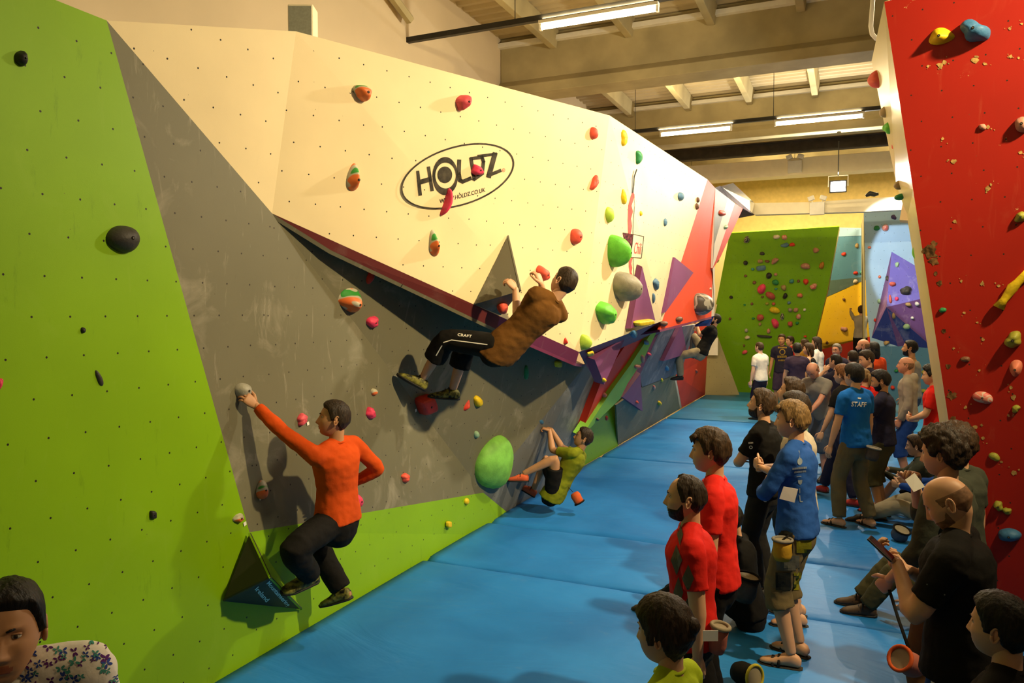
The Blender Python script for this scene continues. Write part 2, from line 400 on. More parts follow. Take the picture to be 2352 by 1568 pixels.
# light trunking with tubes, hangers
TUBEM = plain('lit_tube', (1, 1, 1), 0.5, 0.1, emit=(1.0, 0.86, 0.52), es=9.0)
TL = {0: 'long lit tube light on dark trunking above the cream wall', 1: 'lit tube light cut off by the top of the view', 2: 'short-looking lit tube peeking over the cream wall',
      3: 'lit tube light hanging before the rear roof beam', 4: 'lit tube over the viewer, beside the green wall', 5: 'lit tube over the viewer, above the mats',
      6: 'lit tube behind the worn red wall', 7: 'lit tube behind the viewer beside the green wall', 8: 'lit tube behind the viewer above the mats', 9: 'added unseen tube brightening the far end over the moss green wall', 10: 'added unseen tube brightening the far end over the pale blue wall'}
for i, (x0, x1, y, z) in enumerate(TUBES):
    g = empty('tube_lamp', ((x0+x1)/2, y, z), TL[i], 'tube lamp', 'tube lights')
    b = MB(); b.tube([(x0, y, z), (x1, y, z)], 0.035, 12); b.build('tube', TUBEM, g, smooth=True)
    b = MB(); b.box((x0-0.03, y-0.05, z+0.035), (x1+0.03, y+0.05, z+0.075)); b.build('batten', WHITEM, g)
    for xe in (x0-0.03, x1): 
        b = MB(); b.box((xe, y-0.03, z-0.04), (xe+0.03, y+0.03, z+0.04)); b.build('end_cap', WHITEM, g)
for i, (y, z, xa, xb) in enumerate([(9.35, 6.20, -5.75, 6.0), (15.5, 6.08, -5.75, 6.0), (3.2, 6.20, -5.75, 6.0), (-2.2, 6.20, -5.75, 6.0), (21.6, 6.32, -5.75, 6.0)]):
    g = empty('lighting_trunking', (0, y, z), ['dark steel trunking carrying the long tube light', 'dark steel trunking carrying the rear pair of tubes', 'dark steel trunking overhead', 'dark steel trunking behind the viewer', 'dark steel trunking carrying the added tubes over the far climbing walls'][i], 'trunking', 'dark lighting trunking')
    b = MB(); b.box((xa, y-0.035, z), (xb, y+0.035, z+0.07)); b.build('rail', STEELD, g)
    for xh in (-4.1, -1.4, 1.3, 4.0):
        b = MB(); b.tube([(xh, y, z+0.07), (xh, y, 7.24)], 0.006, 5); b.build('hanger', STEELD, g)

# floodlight housings
FLL = ['dark floodlight housing high above the worn red wall', 'floodlight housing above the cream end face of the worn red wall', 'glaring floodlight above the far fascia with white bracket']
GLARE = plain('flood_glass', (1, 1, 1), 0.3, 0.3, emit=(0.95, 0.93, 1.0), es=60.0)
GLAREW = plain('flood_glass_warm', (1, 1, 1), 0.3, 0.3, emit=(1.0, 0.86, 0.6), es=12.0)
def flood(i, p, t, lens):
    p = Vector(p); d = (Vector(t) - p).normalized(); q = d.to_track_quat('Z', 'Y').to_matrix().to_4x4()
    M = Matrix.Translation(p - d * 0.03) @ q
    g = empty('floodlight', tuple(p), FLL[i], 'floodlight', 'floodlights')
    b = MB(); b.box((-0.17, -0.13, -0.13), (0.17, 0.13, 0.0), M=M); b.build('housing', STEELD, g, bevel=0.01)
    b = MB(); b.box((-0.14, -0.10, 0.002), (0.14, 0.10, 0.008), M=M); b.build('glass', lens, g)
    b = MB(); b.tube([M @ V(-0.19, 0, -0.05), M @ V(-0.19, 0.22, -0.05), M @ V(0.19, 0.22, -0.05), M @ V(0.19, 0, -0.05)], 0.012, 6); b.build('bracket', WHITEM, g)
    b = MB(); b.tube([M @ V(0, 0.22, -0.05), (p.x, p.y, p.z + 0.3), (p.x, p.y, 7.24 if i != 2 else 6.0)], 0.01, 6); b.build('hanger', STEELD, g)
for i, (fl, ft, fe, fc) in enumerate(FLOODS[:2]): flood(i, fl, ft, GLAREW)
# ---------------------------------------------------------------- the long climbing wall
XB = -3.8
GT = onx(245, 47, XB); K1 = onx(573, 1222, XB); C1 = onx(625, 490, XB)
GTL = V(XB, 0.6, GT.z + 0.02)
CT1 = onx(680, 72, -3.55); CT2 = onz(1400, 265, 4.42); CT3 = onz(1625, 412, 4.45)
LB = onx(1330, 808, -2.62)                                  # lowest prow point of the cream overhang
R1 = onx(1521, 737, -2.30)
def onL(px, py): return onp(px, py, (XB, 8, 0), (1, 0, -0.40))   # lower wall leaning out over the mats
LBi = onL(1345, 838)
G2 = onx(1110, 1131, -3.76); BS = V(XB, 8.42, -0.02)

long_wall = empty('climbing_wall', (XB, 7, 0), 'long overhanging climbing wall of lime, grey, cream and red panels', 'climbing wall')
P = lambda poly, m, label=None, **k: panel(long_wall, poly, m, label=label, **k)
P([V(XB, 0.6, -0.3), V(XB, K1.y - 0.0, -0.3), K1, GT, GTL], LIME, 'tall lime green panel')
P([V(XB, K1.y, -0.3), V(XB, 8.42, -0.3), V(XB, 8.42, 0.0), G2, K1], LIME, 'low lime green strip')
P([GT, C1, K1], GREY, 'narrow grey triangular panel')
P([C1, K1, G2], GREY, 'wide grey panel')
P([C1, G2, LBi], GREY)
P([G2, BS, onL(1343, 1066), onL(1333, 1000), onL(1375, 880), LBi], BLUEG2, 'bluish grey chalky panel')
P([GT, CT1, C1], CREAM, 'upper cream panel')
P([CT1, C1, LB], CREAM, 'big cream overhang panel')
P([CT1, LB, CT2], CREAM)
P([CT2, LB, R1], CREAM); P([CT2, R1, CT3], CREAM)
# lip under the cream prow: a deep maroon board turning purple towards the prow
def lerp(a, b, t): return a + (b - a) * t
LIPD = V(-0.03, 0.03, -0.10)
m0 = lerp(C1, LB, 0.14); m1 = lerp(C1, LB, 0.66); LIPD = V(-0.05, 0.04, -0.125); LIP0 = V(-0.02, 0.02, -0.075)
P([C1, m0, m0 + LIP0], MAROON, 'maroon lip board', hold=False)
P([m0, m1, m1 + LIPD, m0 + LIP0], MAROON, hold=False)
P([m1, LB, LB + LIPD, m1 + LIPD], PURPLE_D, 'dark purple lip board', hold=False)
P([C1, m0 + LIP0, m1 + LIPD, LBi], GREY, hold=False); P([m1 + LIPD, LB + LIPD, LBi], PURPLE_D, hold=False)
RB = onL(1516, 765)
P([LB, R1, RB, LBi], PURPLE_D, 'purple soffit beside the prow')
# red main face, edge towards the far stripes
CT3b = ony(1643, 432, 12.45); RR = ony(1634, 727, 12.35); RL = onx(1515, 757, -2.32)
P([CT3, CT3b, RR, RL, R1], REDF, 'scarlet corner panel')
P([RL, RR, RR + V(-0.9, 0.3, -0.15), RL + V(-0.9, 0.3, -0.15)], PURPLE_D, hold=False)
S = lambda px, py: onx(px, py, -1.98)
P([CT3b, S(1672, 454), S(1641, 560), S(1637, 615)], GREY, 'grey striped overhang panel')
P([S(1672, 454), S(1688, 467), S(1643, 600), S(1637, 615), S(1641, 560)], WHITEP, 'white striped overhang panel')
P([S(1688, 467), S(1706, 479), S(1655, 590), S(1637, 617), S(1643, 600)], REDP, 'red striped overhang panel')
P([CT3b, S(1637, 615), ony(1643, 660, 12.9), ony(1641, 725, 12.8), RR], WHITEP, 'pale edge board of the scarlet corner')
P([RR, ony(1641, 725, 12.8), ony(1630, 748, 12.8), ony(1598, 750, 12.4)], NAVYP, 'blue underside board')
# lower wall: spikes and painted facets on the leaning plane
L = onL
def LO(px, py, off): return onp(px, py, V(XB, 8, 0) + V(1, 0, -0.4).normalized() * off, (1, 0, -0.40))
P([LBi, L(1375, 880), L(1470, 860), L(1520, 752), RB], PURPLE_D, 'dark purple facet under the prow')
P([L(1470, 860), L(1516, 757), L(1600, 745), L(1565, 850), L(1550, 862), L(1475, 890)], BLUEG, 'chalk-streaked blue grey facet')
P([L(1420, 1022), L(1415, 930), L(1475, 888), L(1552, 860), L(1566, 936)], GREY, 'grey lower facet')
P([LO(x, y, .10) for x, y in ((1333, 1002), (1380, 878), (1448, 775), (1519, 738), (1476, 829), (1424, 916))], REDP, 'long red spike facet', th=.3)
P([LO(x, y, .16) for x, y in ((1336, 1002), (1404, 898), (1447, 839), (1488, 776), (1522, 729), (1510, 758), (1476, 829), (1442, 880), (1424, 916))], GREENF, 'thin green spike facet', th=.14)
P([onp(x, y, (XB, 8, 0), (1, 0, -.24)) for x, y in ((1326, 1002), (1385, 900), (1450, 895), (1437, 985), (1419, 1024), (1341, 1069))], LIME, 'lime green spike base')
P([L(1549, 866), L(1552, 864), L(1566, 936), L(1562, 938)], WHITEP, hold=False)
P([L(1552, 862), L(1570, 830), L(1600, 745), onx(1634, 745, -3.1), onx(1624, 820, -3.4), V(-3.8, 22.4, 0), L(1566, 936)], REDP, 'far red lower panel')
# back board behind the top of the long wall so it reads as a solid structure
b = MB()
topline = [GTL, GT, CT1, CT2, CT3, CT3b]
for a, c in zip(topline[:-1], topline[1:]):
    b.add([a, c, V(min(c.x - 0.05, -3.9) - 0.5, c.y, c.z - 0.05), V(min(a.x-0.05, -3.9) - 0.5, a.y, a.z - 0.05)], [(0, 1, 2, 3)])
b.build('top_capping', CREAMS, long_wall)

# ---------------------------------------------------------------- far walls
GY0 = V(0, 23.5, 0); GN = V(0, -1, -0.44)
def onG(px, py): return onp(px, py, GY0, GN)
far_green = empty('climbing_wall', (-1.2, 23.5, 0), 'moss green overhanging climbing wall dotted with many holds', 'climbing wall')
panel(far_green, [onG(1676, 535), onG(1928, 520), onG(1901, 665), onG(1868, 800), onG(1866, 905), onG(1697, 905), onG(1636, 745)], FARG, 0.06)
pa, pb = onG(1928, 520), onG(1901, 665)
pc, pd = onG(1868, 800), onG(1866, 905)
for q0, q1 in ((pa, pb), (pb, pc), (pc, pd)):
    panel(far_green, [q0, q1, q1 + V(0.0, 0.9, 0.0), q0 + V(0, 0.9, 0)], KHAKI, 0.02, face=V(3, 18, 2), hold=False)
K = lambda px, py: ony(px, py, 22.35)
end_wall = empty('climbing_wall', (-3.2, 22.4, 0), 'khaki corner climbing panel between the scarlet corner and the moss green wall', 'climbing wall')
panel(end_wall, [K(1640, 620), K(1668, 553), K(1678, 573), K(1637, 742), K(1628, 742)], CREAMS, name='panel')
panel(end_wall, [K(1637, 742), K(1698, 906), V(-3.8, 22.35, 0), K(1600, 880), K(1604, 742)], KHAKI, name='panel')
T = lambda px, py: ony(px, py, 23.75)
far_mix = empty('climbing_wall', (-0.3, 23.7, 0), 'teal and yellow climbing wall between the moss green and pale blue walls', 'climbing wall')
panel(far_mix, [T(1905, 522), T(2010, 524), T(2010, 541), T(1905, 544)], SKYB, label='pale top panel')
panel(far_mix, [T(1895, 544), T(2010, 540), T(2010, 633), T(1895, 645)], TEAL, label='teal panel')
panel(far_mix, [T(1895, 645), T(2010, 633), T(2010, 634), T(1895, 684)], TEALD, label='dark teal panel')
panel(far_mix, [T(1885, 688), T(2010, 632), T(2010, 770), T(1850, 812)], YELP, label='yellow panel')
panel(far_mix, [T(1850, 812), T(1890, 795), T(2010, 770), T(2010, 912), T(1850, 912)], REDP, label='red lower panel')
BY = 20.6
Bq = lambda px, py: ony(px, py, BY)
blue_wall = empty('climbing_wall', (1.5, BY, 0), 'pale blue climbing wall carrying a violet star of faceted volumes', 'climbing wall')
panel(blue_wall, [Bq(1984, 488), Bq(2025, 481), Bq(2290, 462), Bq(2290, 795), Bq(2000, 795), Bq(1990, 700)], SKYB, 0.05, label='pale blue panel')
panel(blue_wall, [Bq(1990, 795), Bq(2290, 795), Bq(2290, 930), Bq(1990, 930)], TEAL, 0.05, label='dull blue lower panel')
q0, q1 = Bq(1984, 488), V(Bq(1990, 700).x, BY, -0.05)
panel(blue_wall, [q0, q1, q1 + V(-0.02, 3, 0), q0 + V(-0.02, 3, 0)], KHAKI, 0.03, face=V(-3, 18, 2), hold=False)
star = empty('climbing_volume', tuple(Bq(2060, 740)), 'big faceted violet and blue volume with chalky faces on the pale blue wall', 'climbing volume')
nose = ony(2036, 705, BY - 0.55)
ap, rt, rt2 = Bq(2048, 578), Bq(2128, 625), ony(2124, 684, BY - 0.3)
lb, rb, mid = Bq(2002, 775), Bq(2145, 800), Bq(2062, 795)
for poly, m, lab in (([ap, rt, rt2, nose], LILAC, 'lilac face'), ([ap, nose, lb], VIOLET, 'narrow violet face'), ([nose, rt2, rb], VIOLET, 'broad violet face'),
                     ([nose, lb, mid], NAVYP, 'navy face'), ([nose, mid, Bq(2082, 795)], VIOLET, 'violet wedge'), ([nose, Bq(2082, 795), rb], NAVYP, 'chalky navy face')):
    panel(star, poly, m, 0.012, label=lab, name='face')

# fascias and light boxes over the far end
DY = 19.9
b = MB(); z1 = ony(1700, 372, DY).z; z0 = ony(1700, 410, DY).z
b.box((-5.75, DY, z0), (8.6, DY + 0.5, z1)); tag(b.build('bulkhead', FASCIA, bevel=0.01), 'cream boxed bulkhead running across below the rear beam', 'bulkhead')
D2 = lambda px, py: ony(px, py, 19.0)
b = MB(); b.prism([D2(1733, 466), D2(1733, 493), D2(1983, 486), D2(2300, 470), D2(2300, 436), D2(1860, 464)], (0, 0.25, 0)); 
tag(b.build('fascia_board', FASCIA), 'low cream fascia over the moss green wall', 'fascia')
b = MB(); A0, A1 = ony(1655, 428, 12.95), ony(1684, 420, 13.1)
b.prism([A0, A1, D2(1733, 466)], (-0.02, 0.02, 0)); b.prism([A0, D2(1733, 466), D2(1733, 493)], (-0.02, 0.02, 0)); tag(b.build('fascia_board', FASCIA), 'slanting cream fascia dropping away behind the striped overhang', 'fascia')
SOFF = plain('dusk_purple_soffit', (0.10, 0.075, 0.095), 0.8, 0.2)
b = MB()
for q in ([CT3b, A0, S(1672, 454)], [A0, D2(1733, 494), S(1672, 454)], [S(1672, 454), D2(1733, 494), S(1706, 479)], [S(1706, 479), D2(1733, 494), D2(1690, 502)]): b.prism(q, (0, 0, 0.012))
tag(b.build('soffit_board', SOFF), 'dusky purple soffit over the striped overhang', 'soffit')
def lamp_box(px, py, y, label):
    c = ony(px, py, y); g = empty('emergency_light', tuple(c), label, 'emergency light', 'twin-spot emergency lights')
    b = MB(); b.box(c + V(-0.16, -0.10, -0.17), c + V(0.16, 0, 0.12)); b.build('battery_box', WHITEM, g, bevel=0.01)
    for s in (-1, 1):
        b = MB(); M = Matrix.Translation(c + V(s*0.13, -0.06, 0.21)) @ Matrix.Rotation(s*0.35, 4, 'Y')
        b.box((-0.07, -0.07, -0.05), (0.07, 0.05, 0.05), M=M); b.build('lamp_head', WHITEM, g, bevel=0.012)
        b = MB(); b.tube([c + V(s*0.1, -0.05, 0.1), c + V(s*0.12, -0.05, 0.18)], 0.012, 6); b.build('stalk', WHITEM, g)
lamp_box(1826, 381, DY, 'twin-spot emergency light on the cream bulkhead')
lamp_box(1877, 477, 19.0, 'twin-spot emergency light on the low fascia')
fl, ft, fe, fc = FLOODS[2]; flood(2, fl, (fl[0] + 0.35, 0, fl[2] - 2.2), GLARE)
b = MB(); b.box((-5.75, 19.25, 6.17), (8.6, 19.45, 6.2)); b.box((-5.75, 19.33, 6.2), (8.6, 19.37, 6.43)); b.box((-5.75, 19.25, 6.43), (8.6, 19.45, 6.46)); tag(b.build('steel_beam', plain('dull_steel', (.07, .06, .045), .6, .3)), 'dark steel beam above the cream boxed bulkhead', 'steel beam')
# clutter on the fascia and a floating loudspeaker
c = ony(2003, 449, 18.95); b = MB(); b.tube([c + V(-.13, 0, 0), c + V(-.04, 0, .05), c + V(.05, 0, .02), c + V(.13, 0, .03)], [.03, .06, .05, .03], 8)
tag(b.build('spotlight_bracket', STEELD, smooth=True), 'small dark spotlight lying on the low fascia', 'spotlight')
g0 = onx(662, 70, -3.75)
b = MB(); s1 = onx(690, 74, -4.0); w, d_, h = 0.30, 0.22, 0.42
SPG = plain('grey_speaker_grille', (0.30, 0.31, 0.25), 0.8, 0.2, var=0.05, vs=60)
sp = empty('loudspeaker', tuple(s1), 'cream loudspeaker with grey grille standing on top of the cream wall', 'loudspeaker')
M = Matrix.Translation(s1 + V(0, 0, -0.08)) @ Matrix.Rotation(radians(24), 4, 'Z')
b.box((-0.10, -0.0, 0), (0.10, 0.16, 0.30), M=M); b.build('cabinet', FASCIA, sp, bevel=0.01)
b = MB(); b.box((-0.09, -0.012, 0.02), (0.09, 0.0, 0.28), M=M); b.build('grille', SPG, sp)
sp.location = sp.location

# ---------------------------------------------------------------- worn red wall and its cream end face
B0 = onz(2252, 1425, 0.0)
def at_fwd(px, py, f): return ond(px, py, f)
T0 = ond(2031, 4, 6.0)
RX = 3.3
redwall = empty('climbing_wall', tuple(B0), 'worn red overhanging climbing wall with a cream planked end face', 'climbing wall')
dirR = V(0.97, -0.24, 0)
B0b = B0 + V(0, 0, -0.05)
panel(redwall, [T0, B0b, B0b + dirR * RX, T0 + dirR * RX * 1.05], REDW, 0.05, label='worn red face')
E1, E2, E3, E4, E5 = ond(2003, 140, 7.3), ond(2058, 420, 7.5), ond(2084, 500, 7.5), ond(2160, 985, 7.2), ond(2241, 1400, 6.6)
E1 = ond(2002, 140, 7.3)
panel(redwall, [T0, E1, E2], CREAMS, 0.04, label='cream planked end face', face=V(-3, 7, 2))
Tm = lerp(T0, B0b, 0.30); Tn = lerp(T0, B0b, 0.68)
panel(redwall, [T0, E2, Tm], CREAMS, 0.04, face=V(-3, 7, 2)); panel(redwall, [Tm, E2, E3, E4], CREAMS, 0.04, face=V(-3, 7, 2)); panel(redwall, [Tm, E4, Tn], CREAMS, 0.04, face=V(-3, 7, 2))
panel(redwall, [Tn, E4, E5, B0b], CREAMS, 0.04, face=V(-3, 7, 2))
far = V(1.2, 5.0, 0)
for a, c in ((E1, E2), (E2, E3), (E3, E4), (E4, E5)):
    panel(redwall, [a, c, c + far, a + far], CREAMS, 0.03, face=V(-3, 9, 2), hold=False)
# white pipe at the top of the red wall
b = MB(); pts = [ond(2008, -40, 7.6), ond(2000, 60, 7.6), ond(2003, 78, 7.6), ond(2012, 88, 7.6), ond(2030, 92, 7.6)]
b.tube(pts, 0.022, 8); tag(b.build('pipe', WHITEM, smooth=True), 'white bent pipe at the top of the worn red wall', 'pipe')
# ---------------------------------------------------------------- painted lettering and marks, laid on the surfaces they are painted on
def decal(name, polys, plane, m, parent, label=None, off=0.003):
    p0, n = plane; vs = []; fs = []
    for poly in polys:
        k = len(vs); vs += [onp(x, y, p0, n) + n * off for x, y in poly]; fs.append(tuple(range(k, k + len(poly))))
    o = mk(name, vs, fs, m, parent)
    if label: o['label'] = label
    return o
def text_px(s, origin, right, up, shear=0.0, bold=0.0):
    """text outline in picture-plane units: returns faces as lists of px points. right / up: vectors for one unit of text height"""
    c = bpy.data.curves.new('t', 'FONT'); c.body = s; c.size = 1.0; c.shear = shear; c.offset = bold; c.resolution_u = 3
    o = bpy.data.objects.new('t', c); COL.objects.link(o)
    dg = bpy.context.evaluated_depsgraph_get(); me = bpy.data.meshes.new_from_object(o.evaluated_get(dg))
    V2 = [(v.co.x, v.co.y) for v in me.vertices]; F = [tuple(p.vertices) for p in me.polygons]
    bpy.data.objects.remove(o); bpy.data.meshes.remove(me)
    w = max(v[0] for v in V2) if V2 else 1
    return [[(origin[0] + V2[i][0]*right[0] + V2[i][1]*up[0], origin[1] + V2[i][0]*right[1] + V2[i][1]*up[1]) for i in f] for f in F], w
def text_fit(s, a, b, hgt, shear=0.0, bold=0.0):
    """text running from px a to px b with given letter height"""
    _, w = text_px(s, (0, 0), (1, 0), (0, 1), shear, bold)
    d = ((b[0]-a[0]) / w, (b[1]-a[1]) / w); L_ = sqrt((b[0]-a[0])**2 + (b[1]-a[1])**2)
    up = ((b[1]-a[1]) / L_ * hgt * 1.4, -(b[0]-a[0]) / L_ * hgt * 1.4)
    return text_px(s, a, d, up, shear, bold)[0]
def ring(c, a, b, rot, w, n=56):
    out = []
    for i in range(n):
        q = []
        for (t, k) in ((i, 0), (i+1, 0), (i+1, 1), (i, 1)):
            an = 2*pi*t/n; x = (a - k*w)*cos(an); y = (b - k*w)*sin(an)
            q.append((c[0] + x*cos(rot) - y*sin(rot), c[1] + x*sin(rot) + y*cos(rot)))
        out.append(q)
    return out
def disc(c, a, b, rot=0, n=28):
    return [[(c[0] + a*cos(t)*cos(rot) - b*sin(t)*sin(rot), c[1] + a*cos(t)*sin(rot) + b*sin(t)*cos(rot)) for t in [2*pi*i/n for i in range(n)]]]
def stroke(pts, w):
    out = []
    for (x0, y0), (x1, y1) in zip(pts[:-1], pts[1:]):
        l = sqrt((x1-x0)**2 + (y1-y0)**2); nx, ny = -(y1-y0)/l*w/2, (x1-x0)/l*w/2; ex, ey = (x1-x0)/l*w*.3, (y1-y0)/l*w*.3
        out.append([(x0+nx-ex, y0+ny-ey), (x1+nx+ex, y1+ny+ey), (x1-nx+ex, y1-ny+ey), (x0-nx-ex, y0-ny-ey)])
    return out
INK = plain('faded_black_paint', (0.055, 0.045, 0.03), 0.7, 0.2, var=0.3, vs=14)
INKR = plain('faded_red_paint', (0.72, 0.10, 0.09), 0.7, 0.2)
WHT = plain('white_print', (0.85, 0.82, 0.74), 0.6, 0.2, var=0.03)
def fn(zx, zy, k, ox, oy): return (ox + zx*k, oy + zy*k)
def zz(polys, k, ox, oy): return [[(ox + x*k, oy + y*k) for x, y in p] for p in polys]
pl = surf(1050, 400)
PLC = (pl[0], pl[1])
k6 = 1/3.565
big = ring((1036, 871), 480, 243, radians(-17), 14) 
big += stroke([(711, 834), (732, 1022)], 24) + stroke([(722, 922), (812, 896)], 40) + stroke([(798, 800), (828, 985)], 26)
big += [q for q in ring((935, 870), 104, 156, 0.12, 0) ] and []
rings = []
for i in range(48):
    q = []
    for (t, k) in ((i, 0), (i+1, 0), (i+1, 1), (i, 1)):
        an = 2*pi*t/48; A_ = (104, 156, 935, 870) if k == 0 else (84, 106, 938, 866)
        q.append((A_[2] + A_[0]*cos(an), A_[3] + A_[1]*sin(an)))
    rings.append(q)
big += rings + disc((932, 860), 60, 68)
big += stroke([(1050, 745), (1046, 850), (1056, 905), (1078, 916), (1142, 890)], 32)
big += stroke([(1146, 728), (1236, 716), (1248, 752), (1238, 850), (1172, 898), (1160, 810), (1146, 728)], 28)
big += stroke([(1206, 708), (1352, 690)], 24) + stroke([(1342, 690), (1292, 872)], 40) + stroke([(1284, 868), (1386, 826)], 28)
decal('logo', zz(big, k6, 760, 160), PLC, INK, long_wall, 'black painted oval logo reading HOLDZ')
decal('lettering', zz(text_fit('WWW.HOLDZ.CO.UK', (892, 1094), (1268, 997), 34, 0.25, 0.01), k6, 760, 160), PLC, INK, long_wall, 'black web address under the logo')
decal('registered_mark', zz(ring((1413, 822), 12, 16, 0, 3, 20) + text_fit('R', (1408, 830), (1418, 828), 14), k6, 760, 160), PLC, INKR, long_wall)
# chilli banner
def Z5(polys): return zz(polys, 0.3318, 1340, 240)
pc_ = surf(1452, 560); PLD = (pc_[0], pc_[1])
zig = [(345, 600), (352, 640), (332, 700), (342, 740), (328, 790), (336, 840), (326, 895), (309, 895), (306, 800), (310, 700), (328, 630)]
decal('chilli_painting', Z5([zig, [(312, 1060), (340, 1060), (330, 1100), (338, 1130), (332, 1160), (341, 1182), (322, 1178), (314, 1120)]]), PLD, INKR, long_wall, 'red jagged chilli painted down the cream panel')
decal('chilli_outline', Z5(stroke([(367, 450), (350, 500), (346, 560), (340, 610)], 9) + stroke([(350, 620), (354, 700), (344, 800), (342, 895)], 3) + stroke([(343, 1062), (344, 1120), (350, 1190)], 3)), PLD, INK, long_wall)
decal('banner_picture', Z5([[(270, 885), (342, 897), (328, 1056), (304, 1052)]]), PLD, plain('dark_mottled_print', (0.13, 0.03, 0.035), 0.7, 0.2, var=0.45, vs=30), long_wall, 'dark red mottled picture beside the banner lettering')
decal('banner_board', Z5([[(342, 897), (416, 913), (399, 1062), (328, 1056)]]), PLD, plain('cream_print', (0.8, 0.66, 0.44), 0.7, 0.2, var=0.02), long_wall, 'cream banner board reading Chili')
decal('banner_border', Z5(stroke([(342, 897), (416, 913), (399, 1062), (328, 1056), (342, 897)], 4)), PLD, INK, long_wall, off=0.005)
decal('lettering', Z5(text_fit('Chili', (344, 1030), (394, 1036), 82)), PLD, INKR, long_wall, 'red lettering Chili on the cream banner board', off=0.006)

# ---------------------------------------------------------------- volumes
def volume(name, base, apexpx, H, mats, label, ground=None, labs=None, cap=None, plane=None):
    """pyramid bolted to the wall: base corners in order, apex raised H off the surface"""
    if plane is None:
        cx = sum(b[0] for b in base)/len(base); cy = sum(b[1] for b in base)/len(base)
        s = surf(cx, cy); plane = (s[0], s[1])
    p0, n = plane
    bp = [onp(x, y, p0 + n*0.004, n) for x, y in base]
    ap = onp(apexpx[0], apexpx[1], p0 + n * H, n)
    c = sum(bp, V(0, 0, 0)) / len(bp)
    g = empty(name, tuple(c), label, 'climbing volume')
    for i in range(len(bp)):
        a, b_ = bp[i], bp[(i+1) % len(bp)]
        nn = (b_ - a).cross(ap - a); nn.normalize()
        if nn.dot(ap - (c - n*0.3)) < 0 and nn.dot((a + b_ + ap)/3 - c) < 0: nn = -nn
        if nn.dot((a + b_ + ap)/3 - c) < 0: nn = -nn
        th = 0.012; poly = [a, b_, ap]
        if (poly[1]-poly[0]).cross(poly[2]-poly[0]).dot(nn) < 0: poly = poly[::-1]
        bk = [p - nn*th for p in poly]
        verts = poly + bk; faces = [(0, 1, 2), (5, 4, 3), (0, 3, 4, 1), (1, 4, 5, 2), (2, 5, 3, 0)]
        uv = []
        for f in faces: uv += quad_uv([verts[k] for k in f], nn)
        o = mk('face', verts, faces, mats[i % len(mats)], g, uvs=uv)
        if labs and labs[i]: o['label'] = labs[i]
        PANELS.append((poly[0], poly[1], poly[2], nn))
    return g, bp, ap, n
def slab(base, H, m, lab):
    if 'tip hold' in lab: S3 = (LO(1400, 820, .24), V(1, -.12, -.30).normalized())
    else: S3 = None
    cx = sum(b_[0] for b_ in base)/3; cy = sum(b_[1] for b_ in base)/3; s_ = surf(cx, cy); p0, n = S3 or (s_[0], s_[1])
    top_ = [onp(x, y, p0 + n*(H + .02), n) for x, y in base]; c = sum(top_, V(0, 0, 0))/3
    bot = [c + (q - c)*1.04 - n*(H + .016) for q in top_]
    g = empty('climbing_volume', tuple(c - n*H), lab, 'climbing volume')
    if (top_[1]-top_[0]).cross(top_[2]-top_[0]).dot(n) < 0: top_ = top_[::-1]; bot = bot[::-1]
    uv = [u for u in quad_uv(top_, n)]
    mk('face', top_, [(0, 1, 2)], m, g, uvs=uv); PANELS.append((top_[0], top_[1], top_[2], n))
    v_ = top_ + bot; fs = [(0, 3, 4, 1), (1, 4, 5, 2), (2, 5, 3, 0)]; uv = []
    for f in fs: uv += [(q.y, q.z) for q in (v_[i] for i in f)]
    mk('side', v_, fs, m, g, uvs=uv)
g, bp, ap, n = volume('climbing_volume', [(1168, 540), (1088, 699), (1150, 724), (1181, 640)], (1197, 667), 0.34, [GREYV, GREYV, GREYV, GREYV],
       'slate grey pyramid volume gripped by the climber in the brown tee')
NAVYF = panel_mat('deep_navy_board', (0.018, 0.022, 0.035), chalk=0.05, holes=0, scuff=0)
g, bp, ap, n = volume('climbing_volume', [(574, 1223), (512, 1380), (694, 1399)], (622, 1326), 0.36, [DARKV, NAVYF, LIME],
       'charcoal pyramid volume lettered Mountaineering Ireland under the climber in orange', labs=['charcoal face', 'navy lettered face', 'face coloured lime as a reflection'])  # third face: yellow-green reflection put into its colour
fa = (bp[1], (bp[2]-bp[1]).cross(ap-bp[1]).normalized()); 
if fa[1].dot(CAMP - fa[0]) < 0: fa = (fa[0], -fa[1])
PRT = plain('pale_blue_print', (0.62, 0.80, 0.90), 0.6, 0.2, var=0.05)
def Z1(polys): return zz(polys, 1/2.8, 500, 860)
decal('lettering', Z1(text_fit('Mountaineering', (312, 1340), (448, 1492), 30, 0, .02) + text_fit('Ireland', (236, 1378), (312, 1462), 32, 0, .02)), fa, PRT, g, 'pale lettering Mountaineering Ireland')
for base, apx, H, m, lab in (
    ([(1475, 612), (1449, 754), (1505, 735)], (1478, 715), 0.05, PURPLE, 'tall purple triangle volume with a yellow bar along its foot'),
    ([(1550, 591), (1593, 626), (1529, 717)], (1556, 645), 0.05, PURPLE, 'purple triangle volume overlapping the scarlet corner panel'),
    ([(1440, 767), (1366, 826), (1388, 883)], (1404, 822), 0.12, PURPLE, 'purple triangle volume hanging under the prow with a yellow tip hold'),
    ([(1565, 745), (1579, 812), (1524, 829)], (1560, 795), 0.05, PURPLE, 'purple triangle volume behind the far climber in black'),
    ([(1471, 858), (1430, 912), (1476, 944)], (1462, 905), 0.07, PURPLE, 'purple triangle volume below the thin green spike')):
    slab(base, H, m, lab)

